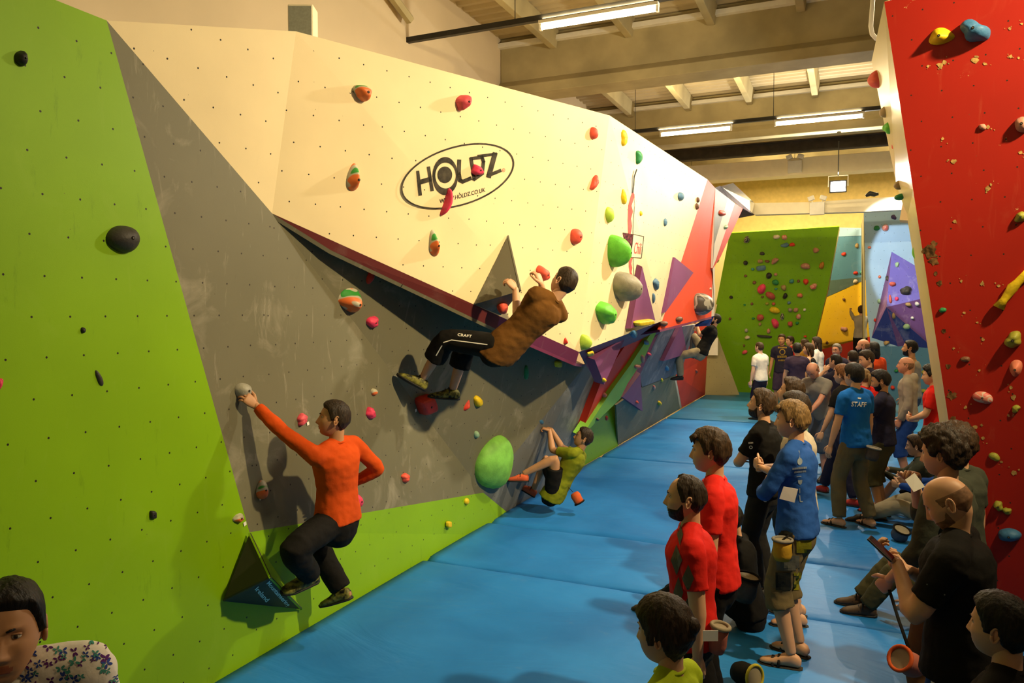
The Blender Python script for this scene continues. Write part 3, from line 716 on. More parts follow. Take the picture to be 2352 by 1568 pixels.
# ---------------------------------------------------------------- holds
HC = {}
def hm(name, col, rough=0.55, var=0.12, vs=9, bump=0.25):
    HC[name] = plain('hold_' + name.replace(' ', '_').replace('-', '_'), col, rough, 0.35, var=var, vs=vs, bump=bump, bs=60); return HC[name]
for nme, c in {'black': (.022, .020, .018), 'charcoal': (.045, .04, .034), 'hot pink': (.80, .05, .13), 'pink': (.72, .09, .12), 'red': (.62, .04, .02), 'coral red': (.78, .10, .06),
               'yellow': (.72, .50, .01), 'lime': (.42, .62, .06), 'bright green': (.13, .52, .04), 'leaf green': (.20, .50, .07), 'dark green': (.02, .20, .06), 'blue': (.04, .15, .30), 'steel blue': (.10, .20, .28),
               'pale grey': (.36, .34, .27), 'grey': (.26, .23, .16), 'tan': (.36, .24, .10), 'brown': (.16, .07, .035), 'cream': (.60, .50, .36), 'dusty pink': (.42, .20, .14),
               'rose': (.45, .08, .06), 'salmon': (.62, .18, .10), 'mint': (.30, .48, .30), 'white': (.62, .60, .52), 'teal': (.05, .22, .20), 'olive': (.28, .27, .03), 'orange brown': (.42, .17, .02), 'dark purple': (.05, .03, .10)}.items(): hm(nme, c)
def mat_multi(name, c1, c2, c3, sc=5.0):
    m, t, b = nt(name); tc = N(t, 'ShaderNodeTexCoord').outputs['Object']
    mp = N(t, 'ShaderNodeMapping'); mp.inputs['Rotation'].default_value = (0, 0.9, 0.6); t.links.new(tc, mp.inputs[0])
    w = N(t, 'ShaderNodeTexNoise', i_Scale=sc, i_Detail=0.5, i_Distortion=1.0); t.links.new(mp.outputs[0], w.inputs['Vector'])
    r = N(t, 'ShaderNodeValToRGB'); t.links.new(w.outputs[0], r.inputs[0]); e = r.color_ramp; e.interpolation = 'LINEAR'
    e.elements[0].position = 0.40; e.elements[0].color = (*c1, 1); e.elements[1].position = 0.62; e.elements[1].color = (*c3, 1)
    for p, c in ((0.455, c1), (0.47, c2), (0.54, c2), (0.56, c3)):
        x = e.elements.new(p); x.color = (*c, 1)
    t.links.new(r.outputs[0], b.inputs['Base Color']); b.inputs['Roughness'].default_value = 0.5; return m
HC['green, white and orange'] = mat_multi('hold_swirled_tricolour', (.04, .30, .04), (.50, .46, .34), (.80, .17, .03))
HC['pink and white'] = mat_multi('hold_swirled_pink', (.60, .12, .10), (.55, .42, .34), (.62, .20, .14), 12)
HC['black and cream'] = mat_multi('hold_swirled_black', (.03, .03, .03), (.45, .40, .28), (.05, .05, .05), 12)
HC['marbled grey'] = mat_multi('hold_marbled_rock', (.09, .075, .05), (.45, .40, .30), (.20, .165, .11), 5)
BOLT = plain('bolt_steel', (0.45, 0.40, 0.30), 0.35, 0.5, metal=0.6); BOLTD = plain('bolt_recess', (0.012, 0.010, 0.008), 0.9, 0.1)
def proj(P):
    d = P - CAMP; f = V(-sin(YAW)*cos(PIT), cos(YAW)*cos(PIT), sin(PIT)); r = V(cos(YAW), sin(YAW), 0); u = r.cross(f)
    z = d.dot(f); return (1176 + FPX*d.dot(r)/z, 784 - FPX*d.dot(u)/z)
STY = {'dome': (2.0, 0.5, 0.05, 0), 'egg': (2.0, 0.5, 0.03, 0), 'knob': (2.6, 0.55, 0.16, 0), 'wedge': (1.3, 0.9, 0.05, .5), 'jug': (3.0, 0.6, 0.12, .25), 'edge': (2.4, 0.5, 0.08, .2), 'block': (6.0, 0.5, 0.02, .1), 'bar': (5, .5, .03, 0), 'crescent': (2, .5, .05, 0)}
def hold(px, py, w, h, colour, style='knob', rot=0.0, H=None, label=None, metric=False, group=None, bolt=None, seed=None, at=None):
    P0, n, t = at or surf(px, py)
    rnd = random.Random(seed if seed is not None else int(px*7 + py*13))
    size = (t/FPX) * min(w, h)
    if H is None: H = size * {'dome': 0.62, 'egg': 0.45, 'wedge': 0.65, 'jug': 0.62, 'block': 0.5, 'bar': 0.5, 'crescent': 0.6}.get(style, 0.55)
    if not metric:
        q2 = proj(P0 + n*H*0.8); dx, dy = q2[0]-px, q2[1]-py
        dx = max(-.5*w, min(.5*w, dx)); dy = max(-.4*h, min(.4*h, dy))
        px -= dx*.5; py -= dy*.5; w -= abs(dx)*.75; h -= abs(dy)*.6
    pw, q, nz, skew = STY[style]; seg = 26 if max(w, h) > 16 else 14; rings_ = 9 if max(w, h) > 16 else 5
    ph = [rnd.uniform(0, 6.28) for _ in range(4)]; se = {'block': 4.5, 'bar': 5}.get(style, 2.2)
    out = []
    up = (V(0, 0, 1) - n*n.z).normalized(); rt_ = up.cross(n)
    cr, sr = cos(radians(rot)), sin(radians(rot))
    for k in range(seg):
        a = 2*pi*k/seg; ca, sa = cos(a), sin(a)
        r = (abs(ca)**se + abs(sa)**se) ** (-1/se)
        r *= 1 + nz*(0.9*sin(2*a + ph[0]) + 0.6*sin(3*a + ph[1]) + 0.35*sin(5*a + ph[2]))
        x, y = ca*r*w/2, sa*r*h/2
        if style == 'egg': x *= 1 - 0.18*sa
        if style == 'wedge': x *= 1 - 0.45*(sa*0.5 + 0.5) ; 
        if style == 'crescent': x += 0.28*w*(1 - (2*y/h)**2)
        X, Y = x*cr - y*sr, x*sr + y*cr
        if metric: p = P0 + (-rt_ * X + up * Y) * (t/FPX)
        else: p = onp(px + X, py - Y, P0, n)
        out.append(p)
    c = sum(out, V(0, 0, 0)) / seg
    size = (t/FPX) * min(w, h)
    if H is None: H = size * {'dome': 0.62, 'egg': 0.45, 'wedge': 0.65, 'jug': 0.62, 'block': 0.5, 'bar': 0.5, 'crescent': 0.6}.get(style, 0.55)
    vs = [p - n*0.004 for p in out]; fs = []
    for i in range(rings_):
        rho = cos((i + 0.0) / rings_ * pi/2) if pw <= 3 else 1 - (i/rings_)**2 * 1.0
        rho = max(rho, 0.02)
        for p in out:
            d = p - c
            hh = H * max(0.0, 1 - rho**pw)**q
            v = c + d*rho + n*hh - up*(skew*0.35*H*(hh/H if H else 0))
            if nz > 0.03 and i > 0:
                s_ = size*0.9 + 1e-5
                v += n * (noise.noise(v / s_ * 2.3 + V(px, py, 0)) * nz * size * 0.8)
            vs.append(v)
    nr = rings_ + 1
    for i in range(nr - 1):
        for k in range(seg):
            fs.append((i*seg+k, i*seg+(k+1) % seg, (i+1)*seg+(k+1) % seg, (i+1)*seg+k))
    vs.append(sum(vs[-seg:], V(0, 0, 0))/seg + n*0.001); ct = len(vs)-1
    for k in range(seg): fs.append(((nr-1)*seg+k, (nr-1)*seg+(k+1) % seg, ct))
    # orient outward
    a_, b_, c_ = vs[fs[0][0]], vs[fs[0][1]], vs[fs[0][2]]
    if (b_-a_).cross(c_-a_).dot(a_ - c) < 0: fs = [f[::-1] for f in fs]
    o = mk('climbing_hold', vs, fs, HC[colour], origin=c, smooth=(style not in ('block', 'bar')))
    tag(o, label, 'climbing hold', group)
    if bolt is None: bolt = min(w, h) >= 18
    if bolt:
        r = min(0.008, size*0.07); top = vs[ct] + n*0.001
        bo = MB(); bo.tube([top - n*0.01, top + n*0.002], r*1.25, 12, up=up); bo.tube([top, top + n*0.004], r*0.7, 10, up=up, mi=1)
        bo.build('bolt', [BOLTD, plain('bolt_dull', (.09, .08, .06), .5, .4)], o)
    return o
H_ = hold
# long wall: lime panel
H_(51, 133, 34, 34, 'black', 'jug', label='black jug hold at the top of the lime panel')
H_(290, 547, 84, 62, 'charcoal', 'egg', rot=-30, H=0.09, label='big charcoal egg-shaped hold on the lime panel')
H_(192, 758, 13, 15, 'black', 'edge', label='tiny black hold above the slim charcoal hold on the lime panel')
H_(229, 868, 14, 40, 'charcoal', 'egg', rot=22, label='slim charcoal hold on the lime panel')
H_(352, 1182, 17, 19, 'black', 'block', bolt=True, label='small square black hold low on the lime panel')
H_(0, 881, 16, 28, 'hot pink', 'knob', label='hot pink hold cut off by the edge of the view')
H_(550, 1190, 26, 22, 'green, white and orange', 'knob', label='small swirled tricolour hold at the corner above the charcoal pyramid')
# grey panels
H_(562, 897, 40, 38, 'pale grey', 'dome', H=0.07, label='pale grey round hold gripped by the climber in orange')
H_(605, 1125, 30, 46, 'green, white and orange', 'egg', label='swirled tricolour hold above the knee of the climber in orange')
H_(696, 963, 24, 30, 'pink', 'knob', rot=-30, label='pink hold beside the face of the climber in orange')
H_(853, 949, 24, 26, 'hot pink', 'knob', label='hot pink hold below the little tricolour hold')
H_(861, 900, 18, 16, 'green, white and orange', 'dome', label='little tricolour hold over a hot pink one')
H_(815, 690, 84, 56, 'green, white and orange', 'wedge', rot=-28, H=0.13, label='big tricolour wedge hold on the wide grey panel')
H_(853, 634, 18, 38, 'red', 'edge', rot=-14, label='slim red hold in the shade of the maroon lip')
H_(858, 740, 27, 31, 'hot pink', 'knob', label='hot pink hold right under the big tricolour wedge')
H_(822, 1151, 30, 36, 'hot pink', 'dome', label='hot pink hold behind the hip of the climber in orange')
H_(933, 1097, 22, 20, 'coral red', 'knob', label='small coral hold between the two lower climbers')
H_(1096, 998, 14, 17, 'mint', 'dome', label='small mint hold above the giant green hold')
H_(981, 930, 50, 44, 'red', 'block', rot=18, H=0.10, label='red blocky hold under the feet of the climber in brown')
H_(1075, 932, 15, 27, 'red', 'wedge', rot=-25, label='small red fin hold beside a yellow one')
H_(1100, 922, 22, 28, 'yellow', 'edge', rot=20, label='yellow hold beside the small red fin hold')
H_(1144, 1064, 90, 128, 'leaf green', 'egg', rot=-20, H=0.17, bolt=False, label='giant bright green teardrop hold at the foot of the grey wall')
H_(1073, 1151, 12, 16, 'yellow', 'edge', label='tiny yellow hold beside the giant green hold')
H_(1032, 1204, 13, 15, 'yellow', 'block', label='tiny square yellow hold on the low lime strip')
H_(1241, 968, 19, 20, 'blue', 'dome', label='blue hold gripped by the climber in the olive tee')
H_(1210, 856, 12, 32, 'dark green', 'edge', label='thin dark green hold in shade beneath the prow')
H_(1347, 879, 15, 26, 'blue', 'wedge', rot=-20, label='blue fin hold in front of the long red spike')
H_(1283, 836, 18, 16, 'yellow', 'block', label='yellow block hold in the purple shade of the prow')
# cream panel
H_(836, 212, 44, 38, 'green, white and orange', 'knob', H=0.10, label='tricolour hold highest on the cream panel')
H_(1067, 234, 36, 37, 'pink', 'knob', H=0.10, label='pink hold above the painted oval logo')
H_(817, 407, 44, 66, 'green, white and orange', 'wedge', rot=-8, H=0.10, label='tall tricolour hold beside the painted oval logo')
H_(1098, 391, 27, 27, 'hot pink', 'knob', H=0.07, label='hot pink hold fixed on the logo lettering')
H_(1027, 465, 20, 64, 'hot pink', 'crescent', rot=-18, H=0.08, label='hot pink crescent hold across the oval logo rim')
H_(1001, 559, 36, 62, 'green, white and orange', 'wedge', rot=4, H=0.09, label='tricolour hold hanging below the painted oval logo')
H_(1366, 306, 21, 29, 'coral red', 'dome', label='coral red hold beside a yellow hold high on the cream panel')
H_(1435, 317, 16, 33, 'yellow', 'knob', label='yellow hold high on the cream panel above the green one')
H_(1467, 361, 17, 33, 'dark green', 'crescent', label='green crescent hold at the tip of the painted chilli stalk')
H_(1367, 420, 17, 38, 'coral red', 'knob', rot=-24, label='coral bone-shaped hold on the cream panel')
H_(1434, 453, 13, 32, 'yellow', 'knob', label='yellow hold between the painted chilli and the coral bone')
H_(1402, 493, 21, 38, 'lime', 'dome', label='pale lime hold above the bright green dome')
H_(1473, 490, 7, 12, 'yellow', 'edge', label='tiny yellow hold beside the painted chilli')
H_(1565, 451, 15, 20, 'steel blue', 'dome', label='steel blue hold near the two brown buttons')
H_(1604, 459, 8, 12, 'brown', 'dome', label='upper brown button hold at the far end of the cream panel')
H_(1602, 474, 9, 15, 'brown', 'dome', label='lower brown button hold at the far end of the cream panel')
H_(1529, 510, 9, 18, 'steel blue', 'edge', label='slim blue grey hold above the purple triangles')
H_(1326, 543, 31, 36, 'coral red', 'dome', label='plain round coral red hold above the head of the climber in brown')
H_(1418, 577, 42, 74, 'bright green', 'dome', H=0.22, label='bright green dome hold beside the chilli banner')
H_(1439, 659, 56, 70, 'grey', 'dome', H=0.26, label='large grey dome hold under the chilli banner')
H_(1391, 719, 40, 50, 'bright green', 'knob', H=0.17, label='green hold below the large grey dome')
H_(1345, 786, 23, 38, 'lime', 'dome', H=0.10, label='pale lime dome hold at the lowest tip of the cream prow')
H_(1249, 628, 33, 34, 'coral red', 'jug', H=0.10, label='coral red jug gripped by the climber in brown')
H_(1155, 708, 28, 22, 'coral red', 'dome', H=0.07, label='coral hold under the slate pyramid volume')
H_(1301, 784, 14, 17, 'red', 'wedge', label='small brick red hold near the lowest tip of the prow')
H_(1508, 652, 15, 24, 'steel blue', 'knob', label='upper blue hold between the purple triangles')
H_(1502, 684, 8, 22, 'steel blue', 'edge', label='lower slim blue hold between the purple triangles')
H_(1481, 741, 50, 14, 'yellow', 'bar', rot=9, H=0.08, bolt=False, label='long yellow bar at the foot of the tall purple triangle')
H_(1615, 698, 40, 50, 'marbled grey', 'dome', H=0.22, label='marbled grey boulder hold on the scarlet corner panel')
H_(1562, 733, 17, 13, 'brown', 'dome', label='brown hold at the lower rim of the scarlet panel')
H_(1527, 743, 18, 13, 'brown', 'dome', label='brown hold at the pointed corner of the scarlet panel')
H_(1632, 663, 6, 7, 'cream', 'dome', label='tiny cream hold above the marbled boulder hold')
# under the prow
H_(1392, 915, 15, 26, 'pink and white', 'dome', label='pale pink hold on the long red spike')
H_(1456, 769, 19, 17, 'blue', 'knob', label='blue hold at the edge of the prow soffit')
H_(1357, 813, 18, 9, 'yellow', 'bar', rot=20, label='yellow sliver hold on the purple soffit')
H_(1389, 873, 10, 11, 'yellow', 'dome', label='yellow hold on the tip of the hanging purple triangle')
H_(1394, 960, 7, 12, 'red', 'edge', label='tiny red hold on the lime spike base')
H_(1373, 963, 8, 8, 'brown', 'dome', label='tiny dark hold on the foot of the thin green spike')
H_(1465, 924, 11, 9, 'coral red', 'wedge', label='small coral hold on the lower purple triangle')
H_(1492, 814, 11, 9, 'hot pink', 'dome', label='tiny hot pink hold beyond the thin green spike')
H_(1486, 787, 12, 12, 'steel blue', 'dome', label='small blue hold beside the thin green spike')
H_(1477, 824, 10, 18, 'dusty pink', 'edge', label='dusty pink hold at the edge of the thin green spike')
H_(1465, 842, 17, 10, 'salmon', 'edge', label='salmon hold above the lower purple triangle')
H_(1503, 890, 7, 11, 'pink and white', 'edge', label='tiny pale hold on the blue grey facet')
H_(1516, 926, 10, 12, 'yellow', 'edge', label='small yellow hold on the grey lower facet')
H_(1521, 873, 6, 9, 'yellow', 'edge', label='tiny yellow hold above the grey lower facet')
H_(1533, 846, 9, 14, 'blue', 'edge', label='small blue hold under the purple triangle by the far climber')
H_(1592, 889, 5, 8, 'yellow', 'edge', label='first tiny yellow hold on the far red lower panel')
H_(1606, 886, 5, 8, 'yellow', 'edge', label='second tiny yellow hold on the far red lower panel, closer to the khaki panel')
H_(1600, 852, 7, 10, 'rose', 'edge', label='tiny rose hold on the far red lower panel')
# stripes
H_(1660, 489, 17, 15, 'coral red', 'edge', rot=25, label='coral hold crossing the grey and white stripes')
H_(1668, 521, 10, 10, 'mint', 'knob', label='mint hold on the white stripe')
H_(1669, 548, 8, 14, 'yellow', 'dome', label='small yellow hold at the edge of the red stripe', at=(K(1669, 552), V(0, -1, 0), 20.5))
H_(1648, 593, 13, 19, 'yellow', 'dome', label='yellow hold beside the khaki corner panel', H=0.12, at=(ony(1648, 593, 14.5), V(0.4, -0.9, 0).normalized(), 13.6))
# worn red wall
R = dict(H=None)
H_(2159, 80, 78, 40, 'yellow', 'wedge', rot=-76+90, H=0.10, label='yellow wedge hold at the top of the worn red wall')
H_(2238, 69, 72, 50, 'blue', 'knob', H=0.13, label='blue knobbly hold at the top of the worn red wall')
H_(2347, 285, 36, 36, 'dusty pink', 'dome', label='dusty pink hold high at the frame edge of the red wall')
H_(2345, 498, 30, 24, 'olive', 'knob', label='olive hold above the yellow bone hold')
H_(2327, 781, 40, 38, 'olive', 'knob', H=0.09, label='olive and black round hold below the yellow bone hold')
H_(2332, 845, 52, 30, 'salmon', 'wedge', rot=70, label='salmon wedge hold below the olive round hold')
H_(2257, 913, 48, 28, 'pink and white', 'egg', rot=-12, label='pink and white oval hold on the worn red wall')
H_(2165, 712, 17, 12, 'dark green', 'edge', label='tiny dark green hold near the edge of the red wall')
H_(2217, 825, 22, 14, 'brown', 'edge', label='small brown hold on the worn red wall')
H_(2333, 939, 20, 18, 'olive', 'knob', label='small olive hold beside the pink and white oval')
H_(2284, 1049, 28, 18, 'olive', 'egg', rot=-25, label='olive bean-shaped hold low on the worn red wall')
H_(2293, 1162, 22, 24, 'olive', 'knob', label='upper of two olive holds beside the bald head')
H_(2313, 1174, 20, 18, 'olive', 'knob', label='lower of two olive holds beside the bald head')
H_(2318, 1230, 56, 32, 'blue', 'dome', H=0.07, label='flat blue oval hold behind the shoulder of the bald man')
H_(2253, 1110, 16, 20, 'mint', 'dome', label='mint hold behind the shoulder of the curly haired man')
H_(2257, 291, 18, 14, 'dusty pink', 'edge', label='worn dusty pink sliver hold on the red wall')
pts = [(2294, 706), (2306, 688), (2318, 672), (2326, 660), (2338, 648), (2350, 636), (2366, 622)]; rr = [13, 8, 10, 12, 9, 9, 10]
s0 = surf(2320, 670); b = MB()
b.tube([onp(x, y, s0[0] + s0[1]*0.02, s0[1]) for x, y in pts], [r*s0[2]/FPX for r in rr], 12)
o = b.build('climbing_hold', HC['yellow'], smooth=True); tag(o, 'long yellow bone-shaped hold on the worn red wall', 'climbing hold')
# worn spots where older holds sat
FLK = plain('bare_ply_flakes', (0.50, 0.31, 0.10), 0.8, 0.1, var=0.2, vs=30); WORN = plain('worn_olive_patch', (0.17, 0.085, 0.03), 0.8, 0.1, var=0.4, vs=25)
rf = random.Random(3); pol = []
sR = surf(2240, 600)
def blob(x, y, r, n=9): return [(x + cos(2*pi*i/n)*r*rf.uniform(.5, 1.1), y + sin(2*pi*i/n)*r*rf.uniform(.4, 1.0)) for i in range(n)]
for (x, y, r) in [(2160, 150, 9), (2170, 143, 6), (2132, 152, 4), (2240, 138, 11), (2262, 147, 5), (2322, 130, 6), (2340, 133, 4), (2191, 370, 7), (2268, 433, 8), (2276, 424, 4), (2193, 508, 5), (2165, 318, 5), (2269, 292, 6), (2320, 66, 5), (2347, 55, 4), (2345, 350, 6), (2256, 652, 6), (2294, 656, 5), (2208, 646, 4), (2190, 800, 4), (2258, 780, 5), (2250, 850, 4), (2328, 912, 8), (2322, 890, 5), (2240, 980, 7), (2255, 976, 4), (2218, 935, 5), (2258, 1006, 5), (2300, 1060, 4), (2215, 718, 4), (2330, 1085, 8), (2245, 740, 4)]:
    pol.append(blob(x, y, r)); pol.append(blob(x + rf.uniform(-14, 14), y + rf.uniform(-10, 12), r*.4, 6)); pol.append(blob(x + rf.uniform(-18, 18), y + rf.uniform(-14, 14), r*.3, 5))
decal('paint_flakes', pol, (sR[0], sR[1]), FLK, redwall, 'bare patches where paint has flaked off')
decal('worn_patch', [blob(2137, 577, 22, 22), blob(2145, 600, 14, 18), blob(2146, 560, 9, 14), blob(2186, 908, 13, 18), blob(2178, 840, 8, 13), blob(2158, 650, 9, 15), blob(2150, 628, 6, 12), blob(2190, 960, 8, 14), blob(2168, 760, 7, 13)], (sR[0], sR[1]), WORN, redwall, 'worn olive patches along the edge', off=.002)
# cream end face
CF = dict(metric=True)
def edge_hold(px, py, w, h, colour, style, H, label):
    t = 7.2; p = ond(px, py, t); n = V(-0.93, -0.25, -0.12).normalized()
    # snap to the end face
    for tri in PANELS:
        if False: pass
    hold(px, py, w, h, colour, style, H=H, label=label, metric=True, at=(p, n, t), bolt=False)
for (px, py, w, h, c, st, Hh, lab) in [
    (2020, 180, 60, 38, 'coral red', 'dome', .10, 'coral hold highest on the cream end face'), (2036, 256, 40, 24, 'tan', 'dome', .06, 'tan hold above the small green one on the cream end face'),
    (2050, 291, 50, 28, 'bright green', 'knob', .08, 'green hold in the upper row of the cream end face'), (2070, 330, 60, 46, 'coral red', 'wedge', .09, 'coral fin hold in the middle of the cream end face'),
    (2066, 425, 24, 20, 'tan', 'dome', .05, 'tiny tan hold at the silhouette of the cream end face'), (2070, 452, 26, 14, 'dark green', 'dome', .06, 'tiny dark green hold under the tan one'),
    (2116, 577, 60, 48, 'bright green', 'dome', .07, 'bright green dome on the cream end face'), (2134, 712, 26, 14, 'bright green', 'dome', .04, 'little green hold beside a red one on the cream end face'),
    (2142, 714, 30, 16, 'coral red', 'dome', .03, 'little red hold beside a green one on the cream end face'), (2162, 838, 60, 34, 'mint', 'dome', .07, 'mint dome low on the cream end face'),
    (2172, 900, 50, 22, 'bright green', 'edge', .09, 'bright green hook hold lowest on the cream end face')]:
    edge_hold(px, py, w, h, c, st, Hh, lab)
gv = empty('climbing_volume', tuple(ond(2082, 475, 7.3)), 'green edged cream wedge volume on the cream end face', 'climbing volume')
b = MB(); q = [ond(2079, 437, 7.45), ond(2097, 507, 7.25), ond(2066, 505, 7.6)]
b.prism(q, V(0.02, 0.25, 0.0)); b.build('face', CREAMS, gv)
b = MB(); b.prism([ond(2079, 437, 7.4), ond(2084, 437, 7.4), ond(2098, 508, 7.2), ond(2091, 508, 7.2)], V(0.01, 0.04, 0)); b.build('edge_strip', HC['bright green'], gv)

# far holds, in picture order; labels made from colour, shape and their neighbours
SHP = {'dome': 'round', 'egg': 'oval', 'knob': 'knobbly', 'wedge': 'pointed', 'jug': 'scooped', 'edge': 'flat', 'block': 'square', 'bar': 'bar-shaped'}
def far_set(rows, k, ox, oy, wall, group):
    items = [(ox + x*k, oy + y*k, w*k*1.05, h*k*1.05, c, s, r) for (x, y, w, h, c, s, r) in rows]
    used = set(); desc = []
    for it in items:
        size = it[2]*it[3]; desc.append(('big ' if size > 230 else 'tiny ' if size < 52 else '') + it[4] + ' ' + SHP[it[5]])
    cnt = {}
    for d in desc: cnt[d] = cnt.get(d, 0) + 1
    for i, it in enumerate(items):
        base = '%s hold on the %s' % (desc[i], wall); lab = base
        if cnt[desc[i]] > 1:
            nb = sorted((( (a[0]-it[0])**2 + (a[1]-it[1])**2, j) for j, a in enumerate(items) if j != i))
            for _, j in sorted(nb[:14], key=lambda q: (cnt[desc[q[1]]] > 1, q[0])):
                a = items[j]; dx, dy = it[0]-a[0], it[1]-a[1]
                rel = ('above' if dy < 0 else 'below') if abs(dy) > abs(dx) else 'beside'
                cand = '%s hold, %s, %s the %s one' % (desc[i], wall, rel, desc[j])
                if desc[j] != desc[i] and cand not in used: lab = cand; break
        used.add(lab)
        hold(it[0], it[1], it[2], it[3], it[4], it[5], rot=it[6], label=lab, group=group, bolt=False, H=max(0.05, min(it[2], it[3])*0.0065))
FG = [(450,515,60,55,'black and cream','knob',30),(718,488,60,40,'cream','dome',0),(790,493,50,45,'pink and white','dome',0),(795,562,76,36,'steel blue','knob',18),(860,557,50,35,'red','egg',0),
 (590,637,60,32,'charcoal','wedge',0),(1073,612,65,52,'dusty pink','wedge',160),(572,707,50,36,'tan','egg',0),(635,707,45,24,'brown','edge',0),(703,705,68,46,'dusty pink','knob',20),(440,722,40,42,'black','dome',0),
 (580,768,82,44,'steel blue','bar',6),(505,777,30,25,'teal','edge',0),(980,752,82,55,'dusty pink','egg',-8),(1127,745,42,66,'orange brown','egg',-25),(440,838,26,25,'brown','knob',0),(650,838,52,56,'black','dome',0),
 (712,825,32,28,'dusty pink','dome',0),(520,898,35,30,'brown','dome',0),(710,897,60,50,'dark green','egg',-20),(855,887,42,40,'teal','dome',0),(917,885,28,28,'brown','dome',0),(985,892,68,50,'red','wedge',-60),
 (585,957,70,92,'hot pink','egg',-28),(785,945,50,48,'tan','knob',0),(715,955,30,18,'teal','dome',0),(1053,935,58,56,'pink and white','knob',0),(665,1017,92,58,'rose','egg',-28),(797,1020,44,50,'black','knob',0),
 (930,1015,45,45,'salmon','knob',0),(310,1030,34,28,'black','egg',0),(592,1027,25,18,'brown','egg',0),(432,1098,22,15,'dark green','edge',0),(497,1090,32,30,'brown','wedge',0),(635,1087,36,28,'olive','egg',0),
 (693,1090,32,28,'rose','dome',0),(832,1080,32,28,'steel blue','dome',0),(703,1148,94,54,'yellow','egg',-14),(842,1145,40,38,'grey','dome',0),(893,1145,46,38,'dusty pink','edge',0),(972,1143,26,26,'white','dome',0),
 (572,1215,66,56,'rose','dome',0),(510,1220,28,18,'dark green','egg',0),(300,1222,22,18,'brown','block',0),(770,1207,34,60,'black and cream','edge',0),(918,1205,40,50,'pink and white','edge',0),(570,1273,28,30,'tan','dome',0),
 (708,1270,112,66,'hot pink','wedge',-70),(843,1272,50,44,'rose','knob',0),(905,1263,32,28,'dark green','dome',0),(447,1330,32,36,'pale grey','dome',0),(648,1335,32,46,'pink and white','egg',0),(610,1382,130,20,'charcoal','bar',-4),
 (457,1393,42,36,'cream','knob',0),(978,1383,28,20,'red','edge',0),(433,1525,50,36,'pink','egg',20),(427,1465,16,25,'brown','jug',0)]
far_set(FG, .2551, 1600, 420, 'moss green wall', 'holds on the moss green wall')
far_set([(1443,565,38,40,'tan','knob',0),(1325,640,45,30,'red','edge',10),(1432,810,42,30,'red','dome',0),(1480,806,30,32,'teal','dome',0),(1430,885,45,35,'cream','egg',20),(1327,1048,28,22,'brown','edge',0),(1328,1317,55,48,'dusty pink','knob',0),(1175,1440,25,30,'brown','dome',0)],
        .2551, 1600, 420, 'teal and yellow wall', 'holds on the teal and yellow wall')
far_set([(1775,307,48,42,'dark purple','knob',0),(1622,405,54,44,'dark green','egg',0),(1700,403,60,62,'pink and white','dome',0),(1557,580,30,25,'salmon','edge',0),(1648,845,26,28,'salmon','dome',0),(1805,733,44,46,'mint','knob',0),
         (1765,908,60,46,'rose','edge',0),(1887,965,112,72,'charcoal','knob',0),(1745,1042,26,80,'rose','egg',6),(1803,1040,36,38,'hot pink','dome',0),(1645,1065,34,44,'mint','dome',0),(1910,1095,56,36,'tan','edge',0),
         (1988,1090,42,40,'white','dome',0),(1945,1215,32,26,'white','egg',0),(1890,1297,62,48,'mint','egg',0),(1775,1200,30,56,'tan','egg',10),(1715,855,20,50,'charcoal','edge',0),(1710,1440,52,42,'tan','knob',0),(1607,1235,24,30,'red','dome',0)],
        .2551, 1600, 420, 'pale blue wall', 'holds on the pale blue wall')
far_set([(1480,460,40,30,'dark green','dome',0),(1745,470,50,45,'olive','knob',0),(1740,650,50,40,'olive','edge',0),(1445,620,40,40,'red','dome',0)], 1/4.126, 1700, 740, 'dull blue lower panel', 'holds on the dull blue panel')
# notice on the khaki panel
c = ony(1639, 793, 22.2); b = MB(); b.box(c + V(-.2, 0, -.28), c + V(.12, .02, .22)); tag(b.build('notice', WHT), 'white paper notice pinned beside the far climber in black', 'notice')
# paper tags by holds
for (px, py, l) in ((706, 972, 'small white paper tag beside the pink hold'), (561, 1202, 'small white paper tag under the corner tricolour hold'), (597, 1143, 'small white paper tag under the tricolour hold on grey'), (954, 942, 'small white paper tag beside the red blocky hold')):
    s = surf(px, py); b = MB(); up = (V(0,0,1) - s[1]*s[1].z).normalized(); r_ = up.cross(s[1]); p = s[0] + s[1]*0.004
    b.prism([p + r_*.012 + up*.014, p - r_*.014 + up*.008, p - r_*.006 - up*.018, p + r_*.016 - up*.01], s[1]*0.002); tag(b.build('paper_tag', WHT), l, 'paper tag', 'paper route tags')
# ---------------------------------------------------------------- people
def remesh(verts, faces, vox, smooth_it=6, keep=None):
    me = bpy.data.meshes.new('tmp'); me.from_pydata([tuple(v) for v in verts], [], faces); me.update()
    o = bpy.data.objects.new('tmp', me); COL.objects.link(o)
    r = o.modifiers.new('r', 'REMESH'); r.mode = 'VOXEL'; r.voxel_size = vox; r.adaptivity = 0
    s = o.modifiers.new('s', 'SMOOTH'); s.factor = 0.5; s.iterations = smooth_it
    dg = bpy.context.evaluated_depsgraph_get(); m2 = bpy.data.meshes.new_from_object(o.evaluated_get(dg))
    n = len(m2.vertices); co = np.empty(n*3); m2.vertices.foreach_get('co', co); co = co.reshape(-1, 3)
    no = np.empty(n*3); m2.vertex_normals.foreach_get('vector', no); no = no.reshape(-1, 3)
    F = [tuple(p.vertices) for p in m2.polygons]
    bpy.data.objects.remove(o); bpy.data.meshes.remove(me); bpy.data.meshes.remove(m2)
    return co, no, F

